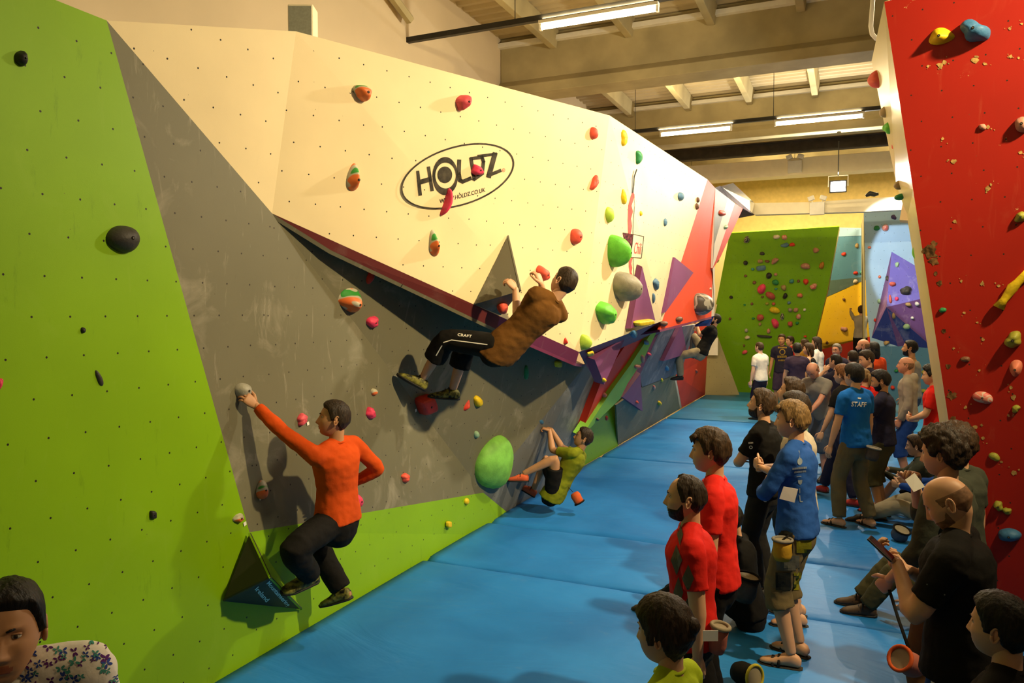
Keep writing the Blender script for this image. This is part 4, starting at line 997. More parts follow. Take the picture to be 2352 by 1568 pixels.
def ell(mb, secs, seg=16, pw=2.0, mi=0):
    """loft of super-ellipse sections (centre, axis a, axis b) with closed ends"""
    vs = []; n = len(secs)
    for c, a, b in secs:
        for k in range(seg):
            t = 2*pi*k/seg; ct, st = cos(t), sin(t)
            x = math.copysign(abs(ct)**(2/pw), ct); y = math.copysign(abs(st)**(2/pw), st)
            vs.append(c + a*x + b*y)
    fs = []
    for i in range(n-1):
        for k in range(seg):
            fs.append((i*seg+k, i*seg+(k+1) % seg, (i+1)*seg+(k+1) % seg, (i+1)*seg+k))
    fs.append(tuple(range(seg-1, -1, -1))); fs.append(tuple((n-1)*seg+k for k in range(seg)))
    mb.add(vs, fs, mi)
def limb(mb, pts, rads, seg=14, dome=True):
    """tapered limb with rounded ends; pts are dense enough for the joints"""
    pts = [Vector(p) for p in pts]; rads = list(rads)
    if dome:
        d0 = (pts[0]-pts[1]).normalized(); d1 = (pts[-1]-pts[-2]).normalized(); r0, r1 = rads[0], rads[-1]
        pts = [pts[0] + d0*r0*0.9, pts[0] + d0*r0*0.55] + pts + [pts[-1] + d1*r1*0.55, pts[-1] + d1*r1*0.9]
        rads = [r0*0.35, r0*0.8] + rads + [r1*0.8, r1*0.35]
    mb.tube(pts, rads, seg)
def bend(a, b, c, k=0.14):
    """three joints -> rounded polyline a..b..c"""
    return [a, lerp(a, b, .3), lerp(a, b, .6), lerp(a, b, 1-k), (lerp(a, b, 1-k*.3)+lerp(b, c, k*.3))*.5, lerp(b, c, k), lerp(b, c, .3), lerp(b, c, .6), c]
def ik(a, t, l1, l2, pole):
    d = t - a; L0 = d.length; Lm = (l1 + l2)*0.998
    if L0 > Lm: t = a + d*(Lm/L0); d = t - a; L0 = Lm
    if L0 < abs(l1-l2)+.01: L0 = abs(l1-l2)+.01
    x = (l1*l1 - l2*l2 + L0*L0)/(2*L0); h_ = sqrt(max(0, l1*l1 - x*x)); u = d.normalized()
    p = pole - a; p = p - u*p.dot(u)
    if p.length < 1e-4: p = V(0, 0, 1) - u*u.z
    return a + u*x + p.normalized()*h_, t

# --- head surface: f forward, s side, u up (metres, centre of the skull)
def G(x, c, s): return np.exp(-((x-c)/s)**2)
def head_shape(th, ph):
    f0 = np.cos(ph)*np.cos(th); s0 = np.cos(ph)*np.sin(th); u0 = np.sin(ph)
    low = np.clip(-u0/0.9, 0, 1); front = np.clip(f0, 0, 1)
    n = 2.0 + 0.75*low*front + 0.25
    a = np.where(f0 > 0, 0.093, 0.103); b = 0.076; c = np.where(u0 > 0, 0.112, 0.124)
    r = (np.abs(f0/a)**n + np.abs(s0/b)**n + np.abs(u0/c)**n)**(-1/n)
    f, s, u = f0*r, s0*r, u0*r
    jaw = np.clip(-(u+0.015)/0.10, 0, 1)
    s = s*(1 - 0.36*jaw**1.3)
    f = np.where(f < 0, f*(1 - 0.55*jaw), f) + 0.010*jaw
    fr = np.clip(f0, 0, 1)**0.7
    asz = np.abs(s)
    nose = G(s, 0, .0115)*np.interp(u, [-.052, -.045, -.036, -.030, .0, .018, .032], [0, .012, .027, .026, .010, .003, 0])
    nose += G(asz, .0135, .007)*G(u, -.037, .008)*.010
    sock = -G(asz, .031, .015)*G(u, .010, .012)*.012
    brow = G(asz, .028, .020)*G(u, .031, .008)*.005
    chk = G(asz, .045, .018)*G(u, -.022, .02)*.004
    lips = G(s, 0, .021)*(G(u, -.060, .0055)*.0065 + G(u, -.0715, .006)*.0065 - G(u, -.0655, .0025)*.004 - G(u, -.084, .007)*.004)
    chin = G(s, 0, .022)*G(u, -.105, .016)*.008
    temp = -G(asz, .07, .02)*G(u, .03, .03)*.003
    f = f + fr*(nose + sock + brow + chk + lips + chin)
    s = s + np.sign(s)*temp
    return f, s, u
def head_grid(nt_, np_):
    t = np.linspace(-1, 1, nt_, endpoint=False); th = pi*np.sign(t)*np.abs(t)**1.25
    ph = np.linspace(-1, 1, np_); ph = np.sign(ph)*np.abs(ph)**1.02*pi/2*0.985
    return np.meshgrid(th, ph)
HL = ([0, .5, .85, 1.1, 1.3, 1.5, 1.8, 2.0, 2.5, 3.2], [.072, .068, .060, .030, -.012, -.012, .012, -.045, -.075, -.080])
def build_head(hd, lod):
    """returns skin verts/faces/mats in head space plus hair and beard meshes"""
    nt_, np_ = {2: (84, 64), 1: (56, 44), 0: (36, 30)}[lod]
    TH, PH = head_grid(nt_, np_); f, s, u = head_shape(TH, PH)
    sk = hd.get('fat', 1.0); s = s*sk
    P_ = np.stack([s, f, u], -1).reshape(-1, 3)
    F = []; M = []
    for j in range(np_-1):
        for i in range(nt_):
            a, b = j*nt_+i, j*nt_+(i+1) % nt_
            F.append((a, b, b+nt_, a+nt_)); c = (P_[a]+P_[b+nt_])/2
            lip = abs(c[0]) < .024*(1-abs((c[2]+.066)/.0125)**2*.6) and abs(c[2]+.0665) < .0105 and c[1] > .05
            M.append(1 if lip else 0)
    F.append(tuple(range(nt_-1, -1, -1))); F.append(tuple((np_-1)*nt_+k for k in range(nt_))); M += [0, 0]
    V_ = [Vector(p) for p in P_]
    mb = MB(); mb.v = list(V_); mb.f = list(F); mb.m = list(M)
    # ears
    for sg in (-1, 1):
        c = V(sg*.072*sk, -.012, -.008); pts = []
        n = 14
        for k in range(n):
            t = 2*pi*k/n; pts.append(c + V(sg*(.010 + .004*cos(t)), -.003 + .015*cos(t + .2)*(1 if sin(t) > 0 else .8) - .003*sin(t), .030*sin(t)))
        mb.tube(pts + [pts[0]], .0055, 6, 0)
        ell(mb, [(c + V(sg*(-.004), 0, 0), V(0, .013, 0), V(0, 0, .027)), (c + V(sg*.008, -.002, 0), V(0, .012, 0), V(0, 0, .025))], 12)
    # eyes
    if lod > 0 or True:
        for sg in (-1, 1):
            c = V(sg*.031, .0735, .009)
            ell(mb, [(c + V(0, .0115*sin(t), 0), V(.0125*cos(t), 0, 0), V(0, 0, (.0075 if not hd.get('closed') else .0)*cos(t) + .0005)) for t in (-.6, 0, .45, .9, 1.3)], 12, 2, 2)
            ell(mb, [(c + V(0, .0095, 0), V(.0055, 0, 0), V(0, 0, .0055)), (c + V(0, .0122, 0), V(.0035, 0, 0), V(0, 0, .0035))], 10, 2, 3)
            # upper lid and brow
            mb.tube([c + V(x*sg, .0105 - abs(x)*.30, .0072 - 22*x*x*.7) for x in (-.013, -.007, 0, .007, .013)], .0025, 6, 0)
            br = [V(sg*(.013 + k*.0075), .0962 - .0022*k*k*.9, .0265 + .0035*sin(k*.8)) for k in range(5)]
            mb.tube(br, [.0028, .0036, .0036, .003, .0015], 6, 4, ratio=0.9)
    out = {'skin': mb}
    def shell(mask_t, T, amp, freq, name, seed=0, fill=None):
        d = P_ / np.linalg.norm(P_, axis=1)[:, None]
        nz = np.array([noise.noise(V(p[0]*freq + seed, p[1]*freq, p[2]*freq*0.55)) + 0.5*noise.noise(V(p[0]*freq*2.6 + seed, p[1]*freq*2.6, p[2]*freq)) for p in P_])
        t = T*mask_t + amp*nz*mask_t - (1-mask_t)*0.004
        Q = P_ + d*t[:, None]
        keep = mask_t > 0.02
        Fh = [f_ for f_ in F[:-2] if any(keep[i] for i in f_)] + ([F[-1]] if keep[F[-1][0]] else [])
        used = sorted({i for f_ in Fh for i in f_}); ix = {a: b for b, a in enumerate(used)}
        h = MB(); h.v = [Vector(Q[i]) for i in used]; h.f = [tuple(ix[i] for i in f_) for f_ in Fh]; h.m = [0]*len(Fh); out[name] = h
    az = np.abs(np.arctan2(P_[:, 0], P_[:, 1])); U = P_[:, 2]; Fw = P_[:, 1]
    st = hd.get('hair', 'short')
    hl = np.interp(az, *HL) + hd.get('line', 0)
    m = np.clip((U - hl)/.012, 0, 1)
    if st == 'receding': m = np.clip((U - hl - .034*np.clip((1.05-az)/.35, 0, 1))/.012, 0, 1)
    if st == 'balding': m = m*np.clip(((.02 - Fw) + (np.abs(P_[:, 0]) > .052)*.05)/.02, 0, 1)
    if st == 'bald': m = m*np.clip((.052 - U)/.02, 0, 1)*np.clip((.05-Fw)/.02, 0, 1)
    T = hd.get('T', .016)
    if st != 'none':
        big = T*(1 + hd.get('top', .6)*np.clip(U/.1, 0, 1))
        shell(m, big if st != 'bald' else .0012, hd.get('amp', .005) if st != 'bald' else 0, hd.get('freq', 45), 'hair', hd.get('seed', 1))
        if hd.get('fringe'):
            h = out['hair']
            for k in range(9):
                x = -.055 + .0137*k; h.tube([V(x, .075 - x*x*4, .10), V(x*1.05 + .004, .105 - x*x*7, .078), V(x*1.06 + .010, .102 - x*x*7, .050 + hd.get('fringe', 0)*.01*(k % 3))], [.014, .012, .004], 6)
        if hd.get('long'):
            h = out['hair']; Lh = hd['long']
            ell(h, [(V(0, -.06, .04), V(.07, 0, 0), V(0, .045, 0)), (V(0, -.07, -.04), V(.078, 0, 0), V(0, .05, 0)), (V(0, -.08, -.04 - Lh*.5), V(.082, 0, 0), V(0, .038, 0)), (V(0, -.085, -.04 - Lh), V(.05, 0, 0), V(0, .02, 0))], 14)
            for sg in (-1, 1): h.tube([V(sg*.07, .0, .02), V(sg*.086, -.015, -.06), V(sg*.085, -.03, -.06 - Lh*.8)], [.02, .024, .010], 8)
        if hd.get('pony'):
            h = out['hair']; h.tube([V(0, -.10, .05), V(0, -.145, .045), V(0, -.165, -.01), V(0, -.155, -.10), V(0, -.14, -.15)], [.018, .026, .028, .02, .006], 10)
        if hd.get('bun'):
            h = out['hair']; ell(h, [(V(0, -.115 - .03*sin(t), .03), V(.034*cos(t), 0, 0), V(0, 0, .034*cos(t))) for t in (-1.2, -.6, 0, .6, 1.2)], 12)
    if hd.get('beard'):
        bm = np.clip((-.050 - U + np.clip(az-.95, 0, 1)*.09)/.010, 0, 1)*np.clip((1.42-az)/.10, 0, 1)*np.where((az < .35) & (U > -.052), .0, 1)
        lipm = (np.abs(P_[:, 0]) < .026) & (np.abs(U + .0665) < .011)
        bm = np.where(lipm & (Fw > .05), 0, bm)
        bm = np.where((U < -.121), bm*.7, bm)
        shell(bm, hd['beard'], .0015, 90, 'beard', 5)
    if hd.get('glasses'):
        g_ = MB()
        for sg in (-1, 1):
            c = V(sg*.033, .100, .008)
            g_.tube([c + V(.022*cos(t), -.25*abs(.033*sg + .022*cos(t))**1.0*.3, .017*sin(t)) for t in [2*pi*k/14 for k in range(15)]], .0022, 6)
            g_.tube([V(sg*.055, .092, .012), V(sg*.078, .03, .012), V(sg*.080, -.02, .005)], .002, 6)
        g_.tube([V(-.011, .104, .010), V(.011, .104, .010)], .002, 6); out['glasses'] = g_
    return out

SKIN = {}
def skin(tone):
    if tone in SKIN: return SKIN[tone]
    c = {'fair': (.60, .33, .19), 'tan': (.50, .25, .12), 'ruddy': (.58, .27, .17), 'pale': (.66, .42, .30)}[tone]
    m, t, b = nt('skin_' + tone); tc = N(t, 'ShaderNodeTexCoord').outputs['Object']
    n1 = N(t, 'ShaderNodeTexNoise', i_Scale=9.0, i_Detail=4.0); t.links.new(tc, n1.inputs['Vector'])
    t.links.new(mixc(t, n1.outputs[0], tuple(x*.86 for x in c), tuple(min(1, x*1.10) for x in c)), b.inputs['Base Color'])
    b.inputs['Roughness'].default_value = .5; b.inputs['Specular IOR Level'].default_value = .35
    b.inputs['Subsurface Weight'].default_value = 0.0
    lip = plain('lips_' + tone, (c[0]*.78, c[1]*.50, c[2]*.50), .45, .3, var=.05)
    eye = plain('eye_white', (.60, .56, .48), .3, .4, var=.02); iris = plain('iris_dark', (.035, .022, .012), .2, .5, var=.1)
    SKIN[tone] = (m, lip, eye, iris); return SKIN[tone]
HAIRC = {'black': (.012, .009, .007), 'dark brown': (.030, .017, .009), 'brown': (.050, .026, .011), 'light brown': (.13, .07, .025), 'blond': (.20, .115, .04), 'grey': (.16, .14, .11), 'ginger': (.17, .065, .02), 'stubble': (.27, .135, .07)}
def hairm(c):
    nme = 'hair_' + c.replace(' ', '_')
    if nme in MATS: return MATS[nme]
    if c == 'stubble': return plain(nme, (.21, .11, .058), .7, .2, var=.15, vs=60)
    m, t, b = nt(nme); tc = N(t, 'ShaderNodeTexCoord').outputs['Object']; col = HAIRC[c]
    mp = N(t, 'ShaderNodeMapping'); mp.inputs['Scale'].default_value = (1, 1, .25); t.links.new(tc, mp.inputs[0])
    n1 = N(t, 'ShaderNodeTexNoise', i_Scale=110.0, i_Detail=4.0); t.links.new(mp.outputs[0], n1.inputs['Vector'])
    t.links.new(mixc(t, ramp(t, n1.outputs[0], .35, .68), tuple(x*.45 for x in col), tuple(min(1, x*1.35) for x in col)), b.inputs['Base Color'])
    b.inputs['Roughness'].default_value = .55; b.inputs['Specular IOR Level'].default_value = .25
    bp = N(t, 'ShaderNodeBump', i_Strength=.9, i_Distance=.006); t.links.new(n1.outputs[0], bp.inputs['Height']); t.links.new(bp.outputs[0], b.inputs['Normal'])
    MATS[nme] = m; return m
def cloth(name, col, rough=.85, var=.08):
    k = 'cloth_' + name.replace(' ', '_')
    return plain(k, col, rough, .12, var=var, vs=5, bump=.35, bs=26)
CL = {}
for k_, c_ in {'orange': (.62, .075, .008), 'brown': (.14, .060, .012), 'olive green': (.20, .22, .010), 'red': (.66, .018, .012), 'bright red': (.72, .022, .014), 'black': (.010, .009, .008), 'faded black': (.020, .018, .016),
               'royal blue': (.020, .085, .34), 'staff blue': (.008, .115, .42), 'white': (.78, .72, .64), 'off white': (.55, .47, .36), 'mint': (.28, .42, .30), 'navy': (.022, .020, .040), 'dark purple': (.045, .030, .060), 'grey': (.22, .20, .17), 'light grey': (.34, .30, .24),
               'yellow green': (.42, .55, .02), 'grey green': (.050, .055, .038), 'olive': (.065, .058, .025), 'khaki': (.14, .105, .050), 'dark denim': (.020, .022, .022), 'rust brown': (.115, .055, .020), 'blue': (.018, .060, .26), 'mustard': (.30, .15, .02), 'orange red': (.60, .06, .012),
               'slate blue': (.06, .08, .12), 'teal': (.02, .10, .09), 'stone': (.30, .25, .16), 'grey blue': (.12, .13, .16)}.items(): CL[k_] = cloth(k_, c_)
SHOEM = plain('climbing_shoe_rubber', (.018, .016, .014), .6, .3); SHOEY = plain('shoe_yellow_panels', (.16, .15, .025), .6, .3, var=.6, vs=30); SHOEO = plain('shoe_orange_panels', (.62, .10, .03), .6, .3)
SHOER = plain('shoe_red', (.45, .03, .02), .6, .3); SOLEM = plain('sandal_sole', (.03, .025, .02), .7, .2); LEATH = plain('brown_leather', (.06, .035, .018), .6, .3)

def hand(mb, wr, d, pn, side, curl=.4, S=1.0, spread=.0, thumb=.5):
    """palm and five fingers. d: direction to fingers, pn: direction the palm faces, side: towards the thumb"""
    d = d.normalized(); pn = (pn - d*pn.dot(d)).normalized(); w = d.cross(pn).normalized()
    if w.dot(side) < 0: w = -w
    ell(mb, [(wr + d*x*S, w*a*S, pn*b*S) for x, a, b in ((-.015, .024, .018), (.0, .027, .019), (.03, .038, .018), (.065, .043, .016), (.088, .041, .013), (.096, .036, .009))], 12, 2.5)
    for i, (off, L_, r) in enumerate(((.031, .074, .0092), (.011, .083, .0095), (-.010, .077, .0090), (-.030, .060, .0080))):
        c = curl*(1 + .08*i); p = wr + (d*(.086 - .004*abs(i-1.2)) + w*off)*S; dd = (d + w*spread*off*12).normalized(); pts = [p - dd*.012*S]; an = 0
        for frac, b_ in ((.44, .65), (.31, 1.0), (.25, .75)):
            an += c*b_*1.25; v = dd*cos(an) + pn*sin(an); 
            pts.append(p + v*L_*frac*S*.5); p = p + v*L_*frac*S; pts.append(p)
        mb.tube(pts, [r*S, r*S, r*S*.98, r*S*.93, r*S*.95, r*S*.86, r*S*.55], 9)
    p = wr + (d*.022 + w*.028)*S; v0 = (d*.62 + w*.72 + pn*.30*thumb).normalized(); p1 = p + v0*.040*S; v1 = (d*.82 + w*.30 + pn*.55*thumb).normalized(); p2 = p1 + v1*.030*S; p3 = p2 + (v1 + pn*.3*thumb).normalized()*.024*S
    mb.tube([p - v0*.015*S, p + v0*.01*S, p1, lerp(p1, p2, .5), p2, p3], [.015*S, .0145*S, .0115*S, .0108*S, .0105*S, .006*S], 9)

def person(label, pos, yaw, h=1.78, pose=None, top=('tee', 'red'), bottom=('trousers', 'black'), shoes='shoe', hd=None, tone='fair', lod=1, build=1.0, group=None, extra=None):
    """pos: ground point; yaw: world angle of facing. pose vectors are (right, forward, up) for a 1.78 m person"""
    s = h/1.78; po = dict(pose or {}); hd = dict(hd or {})
    if po.get('frame') is not None: R_, F_, U_ = po['frame']
    else: F_ = V(cos(yaw), sin(yaw), 0); R_ = V(sin(yaw), -cos(yaw), 0); U_ = V(0, 0, 1)
    O = Vector(pos)
    def W(v):
        if isinstance(v, Vector) and po.get('world'): return v.copy()
        return O + (R_*v[0] + F_*v[1] + U_*v[2])*s
    def D(v):
        if isinstance(v, Vector) and po.get('world'): return v.normalized()
        return (R_*v[0] + F_*v[1] + U_*v[2]).normalized()
    pel = W(po.get('pelvis', (0, 0, .94))); sp = D(po.get('spine', (0, .03, 1)))
    hx = D(po.get('hipx', (1, 0, 0))); sx = D(po.get('shx', (1, 0, 0)))
    hx = (hx - sp*hx.dot(sp)*.5).normalized(); sx = (sx - sp*sx.dot(sp)).normalized()
    hf = U_.cross(hx); hf = -hf if hf.dot(sp.cross(hx)) > 0 and False else sp.cross(hx).normalized() ; sf = sp.cross(sx).normalized()
    # forward of torso: up x right
    bw = build; nb = pel + sp*.53*s
    shl = {k: nb - sp*.045*s + sx*(q*.180*s*bw) for k, q in (('L', -1), ('R', 1))}
    for k in shl:
        if po.get('sh' + k): shl[k] = shl[k] + D(po['sh' + k])*.05*s
    hip = {k: pel + hx*(q*.088*s) - sp*.02*s for k, q in (('L', -1), ('R', 1))}
    arms = {}; legs = {}
    for k, q in (('L', -1), ('R', 1)):
        t = W(po.get('hand' + k, (q*.27, .06, .82))); pole = W(po.get('elb' + k, (q*.45, -.35, 1.1)))
        if po.get('elbdir' + k): pole = shl[k] + D(po['elbdir' + k])
        e, t = ik(shl[k], t, .290*s, .262*s, pole); arms[k] = (shl[k], e, t)
        t = W(po.get('foot' + k, (q*.11, 0, .085))); pole = W(po.get('knee' + k, (q*.12, 1.2, .6)))
        if po.get('kneedir' + k): pole = hip[k] + D(po['kneedir' + k])
        e, t = ik(hip[k], t, .432*s, .428*s, pole); legs[k] = (hip[k], e, t)
    # head frame
    hy, hp, hr = [radians(a) for a in po.get('head', (0, 0, 0))]
    hfw = sf if po.get('headf') is None else D(po['headf']); hup = D(po.get('headup', (0, 0, 1))) if po.get('headup') is not None else (U_ if po.get('frame') is None else sp)
    rgt = hfw.cross(hup).normalized(); hup = rgt.cross(hfw).normalized()
    Mh = Matrix((rgt, hfw, hup)).transposed() @ Matrix.Rotation(hy, 3, 'Z') @ Matrix.Rotation(hp, 3, 'X') @ Matrix.Rotation(hr, 3, 'Y')
    nk = (sp*.55 + hup*.45).normalized()
    hs = s*hd.get('size', 1.0)
    hc = nb + nk*po.get('neck', .165)*s + (Mh @ V(0, .026, .018))*s
    # ---------- body skin
    tors = [(-.20, .070, .060), (-.13, .135, .100), (-.04, .165, .112), (.08, .160, .108), (.20, .140, .098), (.32, .150, .108), (.42, .168, .118), (.49, .150, .095), (.525, .085, .070)]
    fwd_t = lambda t: (hf*(1-t) + sf*t).normalized() if (hf*(1-t) + sf*t).length > .1 else sf
    rgt_t = lambda t: (hx*(1-t) + sx*t).normalized()
    def torso(mb, inf, lo, hi, flare=0.0, hem=None):
        secs = []
        tt = tors if hem is None else [(hem, .166, .118), (hem + .02, .166, .118)] + [q for q in tors if q[0] > hem + .03]
        for z, a, b in tt:
            if z < lo or z > hi: continue
            if inf > 0 and z < 0: a, b = .166, .118
            t = min(1, max(0, z/.5)); fl = flare*max(0, (.12 - z)/.3)
            secs.append((pel + sp*z*s - fwd_t(t)*0.0, rgt_t(t)*((a + inf + fl)*s*bw), fwd_t(t)*((b + inf + fl)*s*bw*(1 + hd.get('belly', 0)*(1 if 0 < z < .3 else 0)))))
        ell(mb, secs, 20, 2.4)
    def shoulders(mb, inf):
        for k in 'LR':
            limb(mb, [nb + nk*.015*s, lerp(nb, shl[k], .55) + sp*.012*s, shl[k] + sp*.004*s], [(.050 + inf)*s, (.052 + inf)*s*bw, (.056 + inf)*s*bw], 14)
    def arm(mb, k, inf, frac0=0., frac1=2., flare=0):
        a, e, t = arms[k]; pts = bend(a, e, t); rad = [.056, .052, .047, .043, .042, .044, .042, .035, .027]
        cum = [0]; 
        for i in range(1, len(pts)): cum.append(cum[-1] + (pts[i]-pts[i-1]).length)
        L1 = .552*s; out = []; ro = []
        for i in range(len(pts)):
            if cum[i] <= frac1*L1: out.append(pts[i]); ro.append((rad[i]*(bw if i < 6 else 1) + inf)*s)
            else:
                q_ = (frac1*L1 - cum[i-1])/(cum[i]-cum[i-1]); 
                if q_ > .05: out.append(lerp(pts[i-1], pts[i], q_)); ro.append((rad[i]*(bw if i < 6 else 1) + inf + flare)*s)
                break
        if flare: ro[-1] = ro[-1]; 
        mb.tube(out, ro, 14) if frac1 < 1.9 else limb(mb, out, ro, 14)
    def leg(mb, k, inf, frac1=2., flare=0, ext=0):
        a, e, t = legs[k]; pts = bend(a, e, t, .12); rad = [.083, .078, .070, .058, .055, .054, .056, .047, .036]
        cum = [0]
        for i in range(1, len(pts)): cum.append(cum[-1] + (pts[i]-pts[i-1]).length)
        L1 = .86*s; out = []; ro = []
        for i in range(len(pts)):
            fi = inf + flare*cum[i]/L1
            if cum[i] <= frac1*L1: out.append(pts[i]); ro.append((rad[i] + fi)*s)
            else:
                q_ = (frac1*L1 - cum[i-1])/(cum[i]-cum[i-1])
                if q_ > .05: out.append(lerp(pts[i-1], pts[i], q_)); ro.append((rad[i-1]*(1-q_) + rad[i]*q_ + fi)*s)
                break
        mb.tube(out, ro, 16)
    mb = MB(); torso(mb, 0, -1, 1); shoulders(mb, -.006)
    limb(mb, [nb - sp*.03*s, nb + nk*.05*s, hc - (Mh @ V(0, .030, .045))*s], [.060*s, .052*s, .050*s], 14)
    for k in 'LR': arm(mb, k, 0); leg(mb, k, 0)
    vox = {2: .0085, 1: .013, 0: .020}[lod]*s
    co, no, F = remesh(mb.v, mb.f, vox, 5)
    B = MB(); B.v = [Vector(c) for c in co]; B.f = list(F); B.m = [0]*len(F)
    # hands and feet
    for k, q in (('L', -1), ('R', 1)):
        a, e, t = arms[k]; d = (t - e).normalized()
        if po.get('hdir' + k) is not None: d = D(po['hdir' + k])
        pn = D(po['palm' + k]) if po.get('palm' + k) is not None else (-sx*q if abs(d.dot(sx)) < .8 else -sf)
        sd = D(po['thumb' + k]) if po.get('thumb' + k) is not None else sf
        hand(B, t, d, pn, sd, po.get('curl' + k, .35), s*.98)
    feet = {}
    for k, q in (('L', -1), ('R', 1)):
        a, e, t = legs[k]
        td = D(po['toe' + k]) if po.get('toe' + k) is not None else D((q*.18, 1, 0))
        up = D(po['fup' + k]) if po.get('fup' + k) is not None else (U_ if po.get('toe' + k) is None else (e - t))
        up = (up - td*up.dot(td)).normalized(); rt_ = td.cross(up).normalized(); feet[k] = (t, td, up, rt_)
        def foot(mbx, inf, sole=0.0, mi=0, hi=1.0):
            secs = [(-.065, .020, .020, .050), (-.050, .032, .0, .075), (.0, .035, .0, .10*hi), (.055, .040, .0, .075), (.105, .045, .0, .050), (.150, .044, .0, .038), (.185, .033, .0, .028), (.200, .015, .004, .018)]
            ell(mbx, [(t + td*y*s + up*((z0+z1)/2 - .085)*s, rt_*(w+inf)*s, up*((z1-z0)/2 + inf)*s) for y, w, z0, z1 in secs], 14, 2.6, mi)
        foot(B, 0)
        feet[k] = feet[k] + (foot,)
    hm_ = build_head(hd, lod); sm = skin(tone); hcol = hd.get('color', 'brown')
    def toW(mbx): mbx.v = [hc + (Mh @ v)*hs for v in mbx.v]; return mbx
    hmsh = toW(hm_['skin']); B.add(hmsh.v, hmsh.f); B.m[-len(hmsh.f):] = hmsh.m
    org = (O.x, O.y, O.z)
    body = B.build('person', [sm[0], sm[1], sm[2], sm[3], hairm(hcol)], origin=org, smooth=True)
    tag(body, label, 'person', group)
    body['_j'] = 1
    if 'hair' in hm_: toW(hm_['hair']).build('hair', hairm('stubble' if hd.get('hair') == 'bald' else hcol), body, smooth=True)
    if 'beard' in hm_: toW(hm_['beard']).build('beard', hairm(hd.get('bcolor', hcol)), body, smooth=True)
    if 'glasses' in hm_: toW(hm_['glasses']).build('glasses', MATS.get('hold_black') or CL['black'], body, smooth=True)
    cv = {2: .0105, 1: .015, 0: .022}[lod]*s
    def garment(name, mbx, m, amp=.005, sm_it=4, label=None):
        co, no, F = remesh(mbx.v, mbx.f, cv, sm_it)
        vs = []
        for c, n_ in zip(co, no):
            v = Vector(c); w1 = noise.noise(V(v.x*9 + v.z*4, v.y*9, v.z*14 + v.x*5)) + .6*noise.noise(V(v.x*22, v.y*22 + v.z*9, v.z*26))
            vs.append(v + Vector(n_)*(w1*amp*s))
        g_ = MB(); g_.v = vs; g_.f = F; g_.m = [0]*len(F)
        o = g_.build(name, m, body, smooth=True)
        if label: o['label'] = label
        return o
    kind, colr = top[0], CL[top[1]] if isinstance(top[1], str) else top[1]
    inf = po.get('fit', .015)
    mb = MB(); torso(mb, inf, -.21, .53, .010, po.get('hem', -.06)); 
    if kind in ('tee', 'longsleeve', 'hoodie', 'polo', 'threequarter'): shoulders(mb, inf*.55)
    fr = {'tee': .36, 'polo': .36, 'longsleeve': .97, 'hoodie': .97, 'threequarter': .70}.get(kind)
    if kind == 'tank':
        for k in 'LR': limb(mb, [nb - sp*.02*s + (shl[k]-nb)*.35, nb - sp*.06*s + (shl[k]-nb)*.5], [.045*s, .05*s])
    else:
        for k in 'LR': arm(mb, k, inf*.9 if kind != 'longsleeve' else .009, 0, fr, .010 if kind in ('tee', 'polo') else .002)
    if kind == 'hoodie':
        ell(mb, [(nb - sf*.075*s + sp*z*s, sx*a*s, sf*b*s) for z, a, b in ((-.10, .06, .03), (-.05, .10, .05), (.0, .105, .06), (.05, .085, .05), (.075, .05, .03))], 14)
    shirt = garment({'tee': 'tee_shirt', 'polo': 'polo_shirt', 'longsleeve': 'long_sleeve_top', 'hoodie': 'hooded_top', 'tank': 'vest_top', 'threequarter': 'cardigan', 'crop': 'vest_top'}[kind], mb, colr, .0055)
    if kind != 'hoodie':
        c2 = MB(); cc = nb + nk*.018*s
        c2.tube([cc + (sx*cos(t)*.064 + sf*(sin(t)*.060 + .006) + sp*(.010 - .018*max(0, sin(t))))*s for t in [2*pi*k/20 for k in range(21)]], .0075*s, 6, caps=False)
        c2.build('collar', colr, body, smooth=True)
    bk, bc = bottom[0], CL[bottom[1]] if isinstance(bottom[1], str) else bottom[1]
    mb = MB(); secs = []
    for z, a, b in tors:
        if z <= .09: secs.append((pel + sp*z*s, hx*((a + .012)*s), hf*((b + .012)*s)))
    ell(mb, secs, 18, 2.3)
    lf = {'trousers': .985, 'shorts': .52, 'long_shorts': .64, 'cropped_trousers': .74, 'short_shorts': .36}[bk]
    for k in 'LR': leg(mb, k, po.get('loose', .018), lf, .016 if bk == 'trousers' else .035)
    lower = garment({'trousers': 'trousers', 'cropped_trousers': 'cropped_trousers'}.get(bk, 'shorts'), mb, bc, .005)
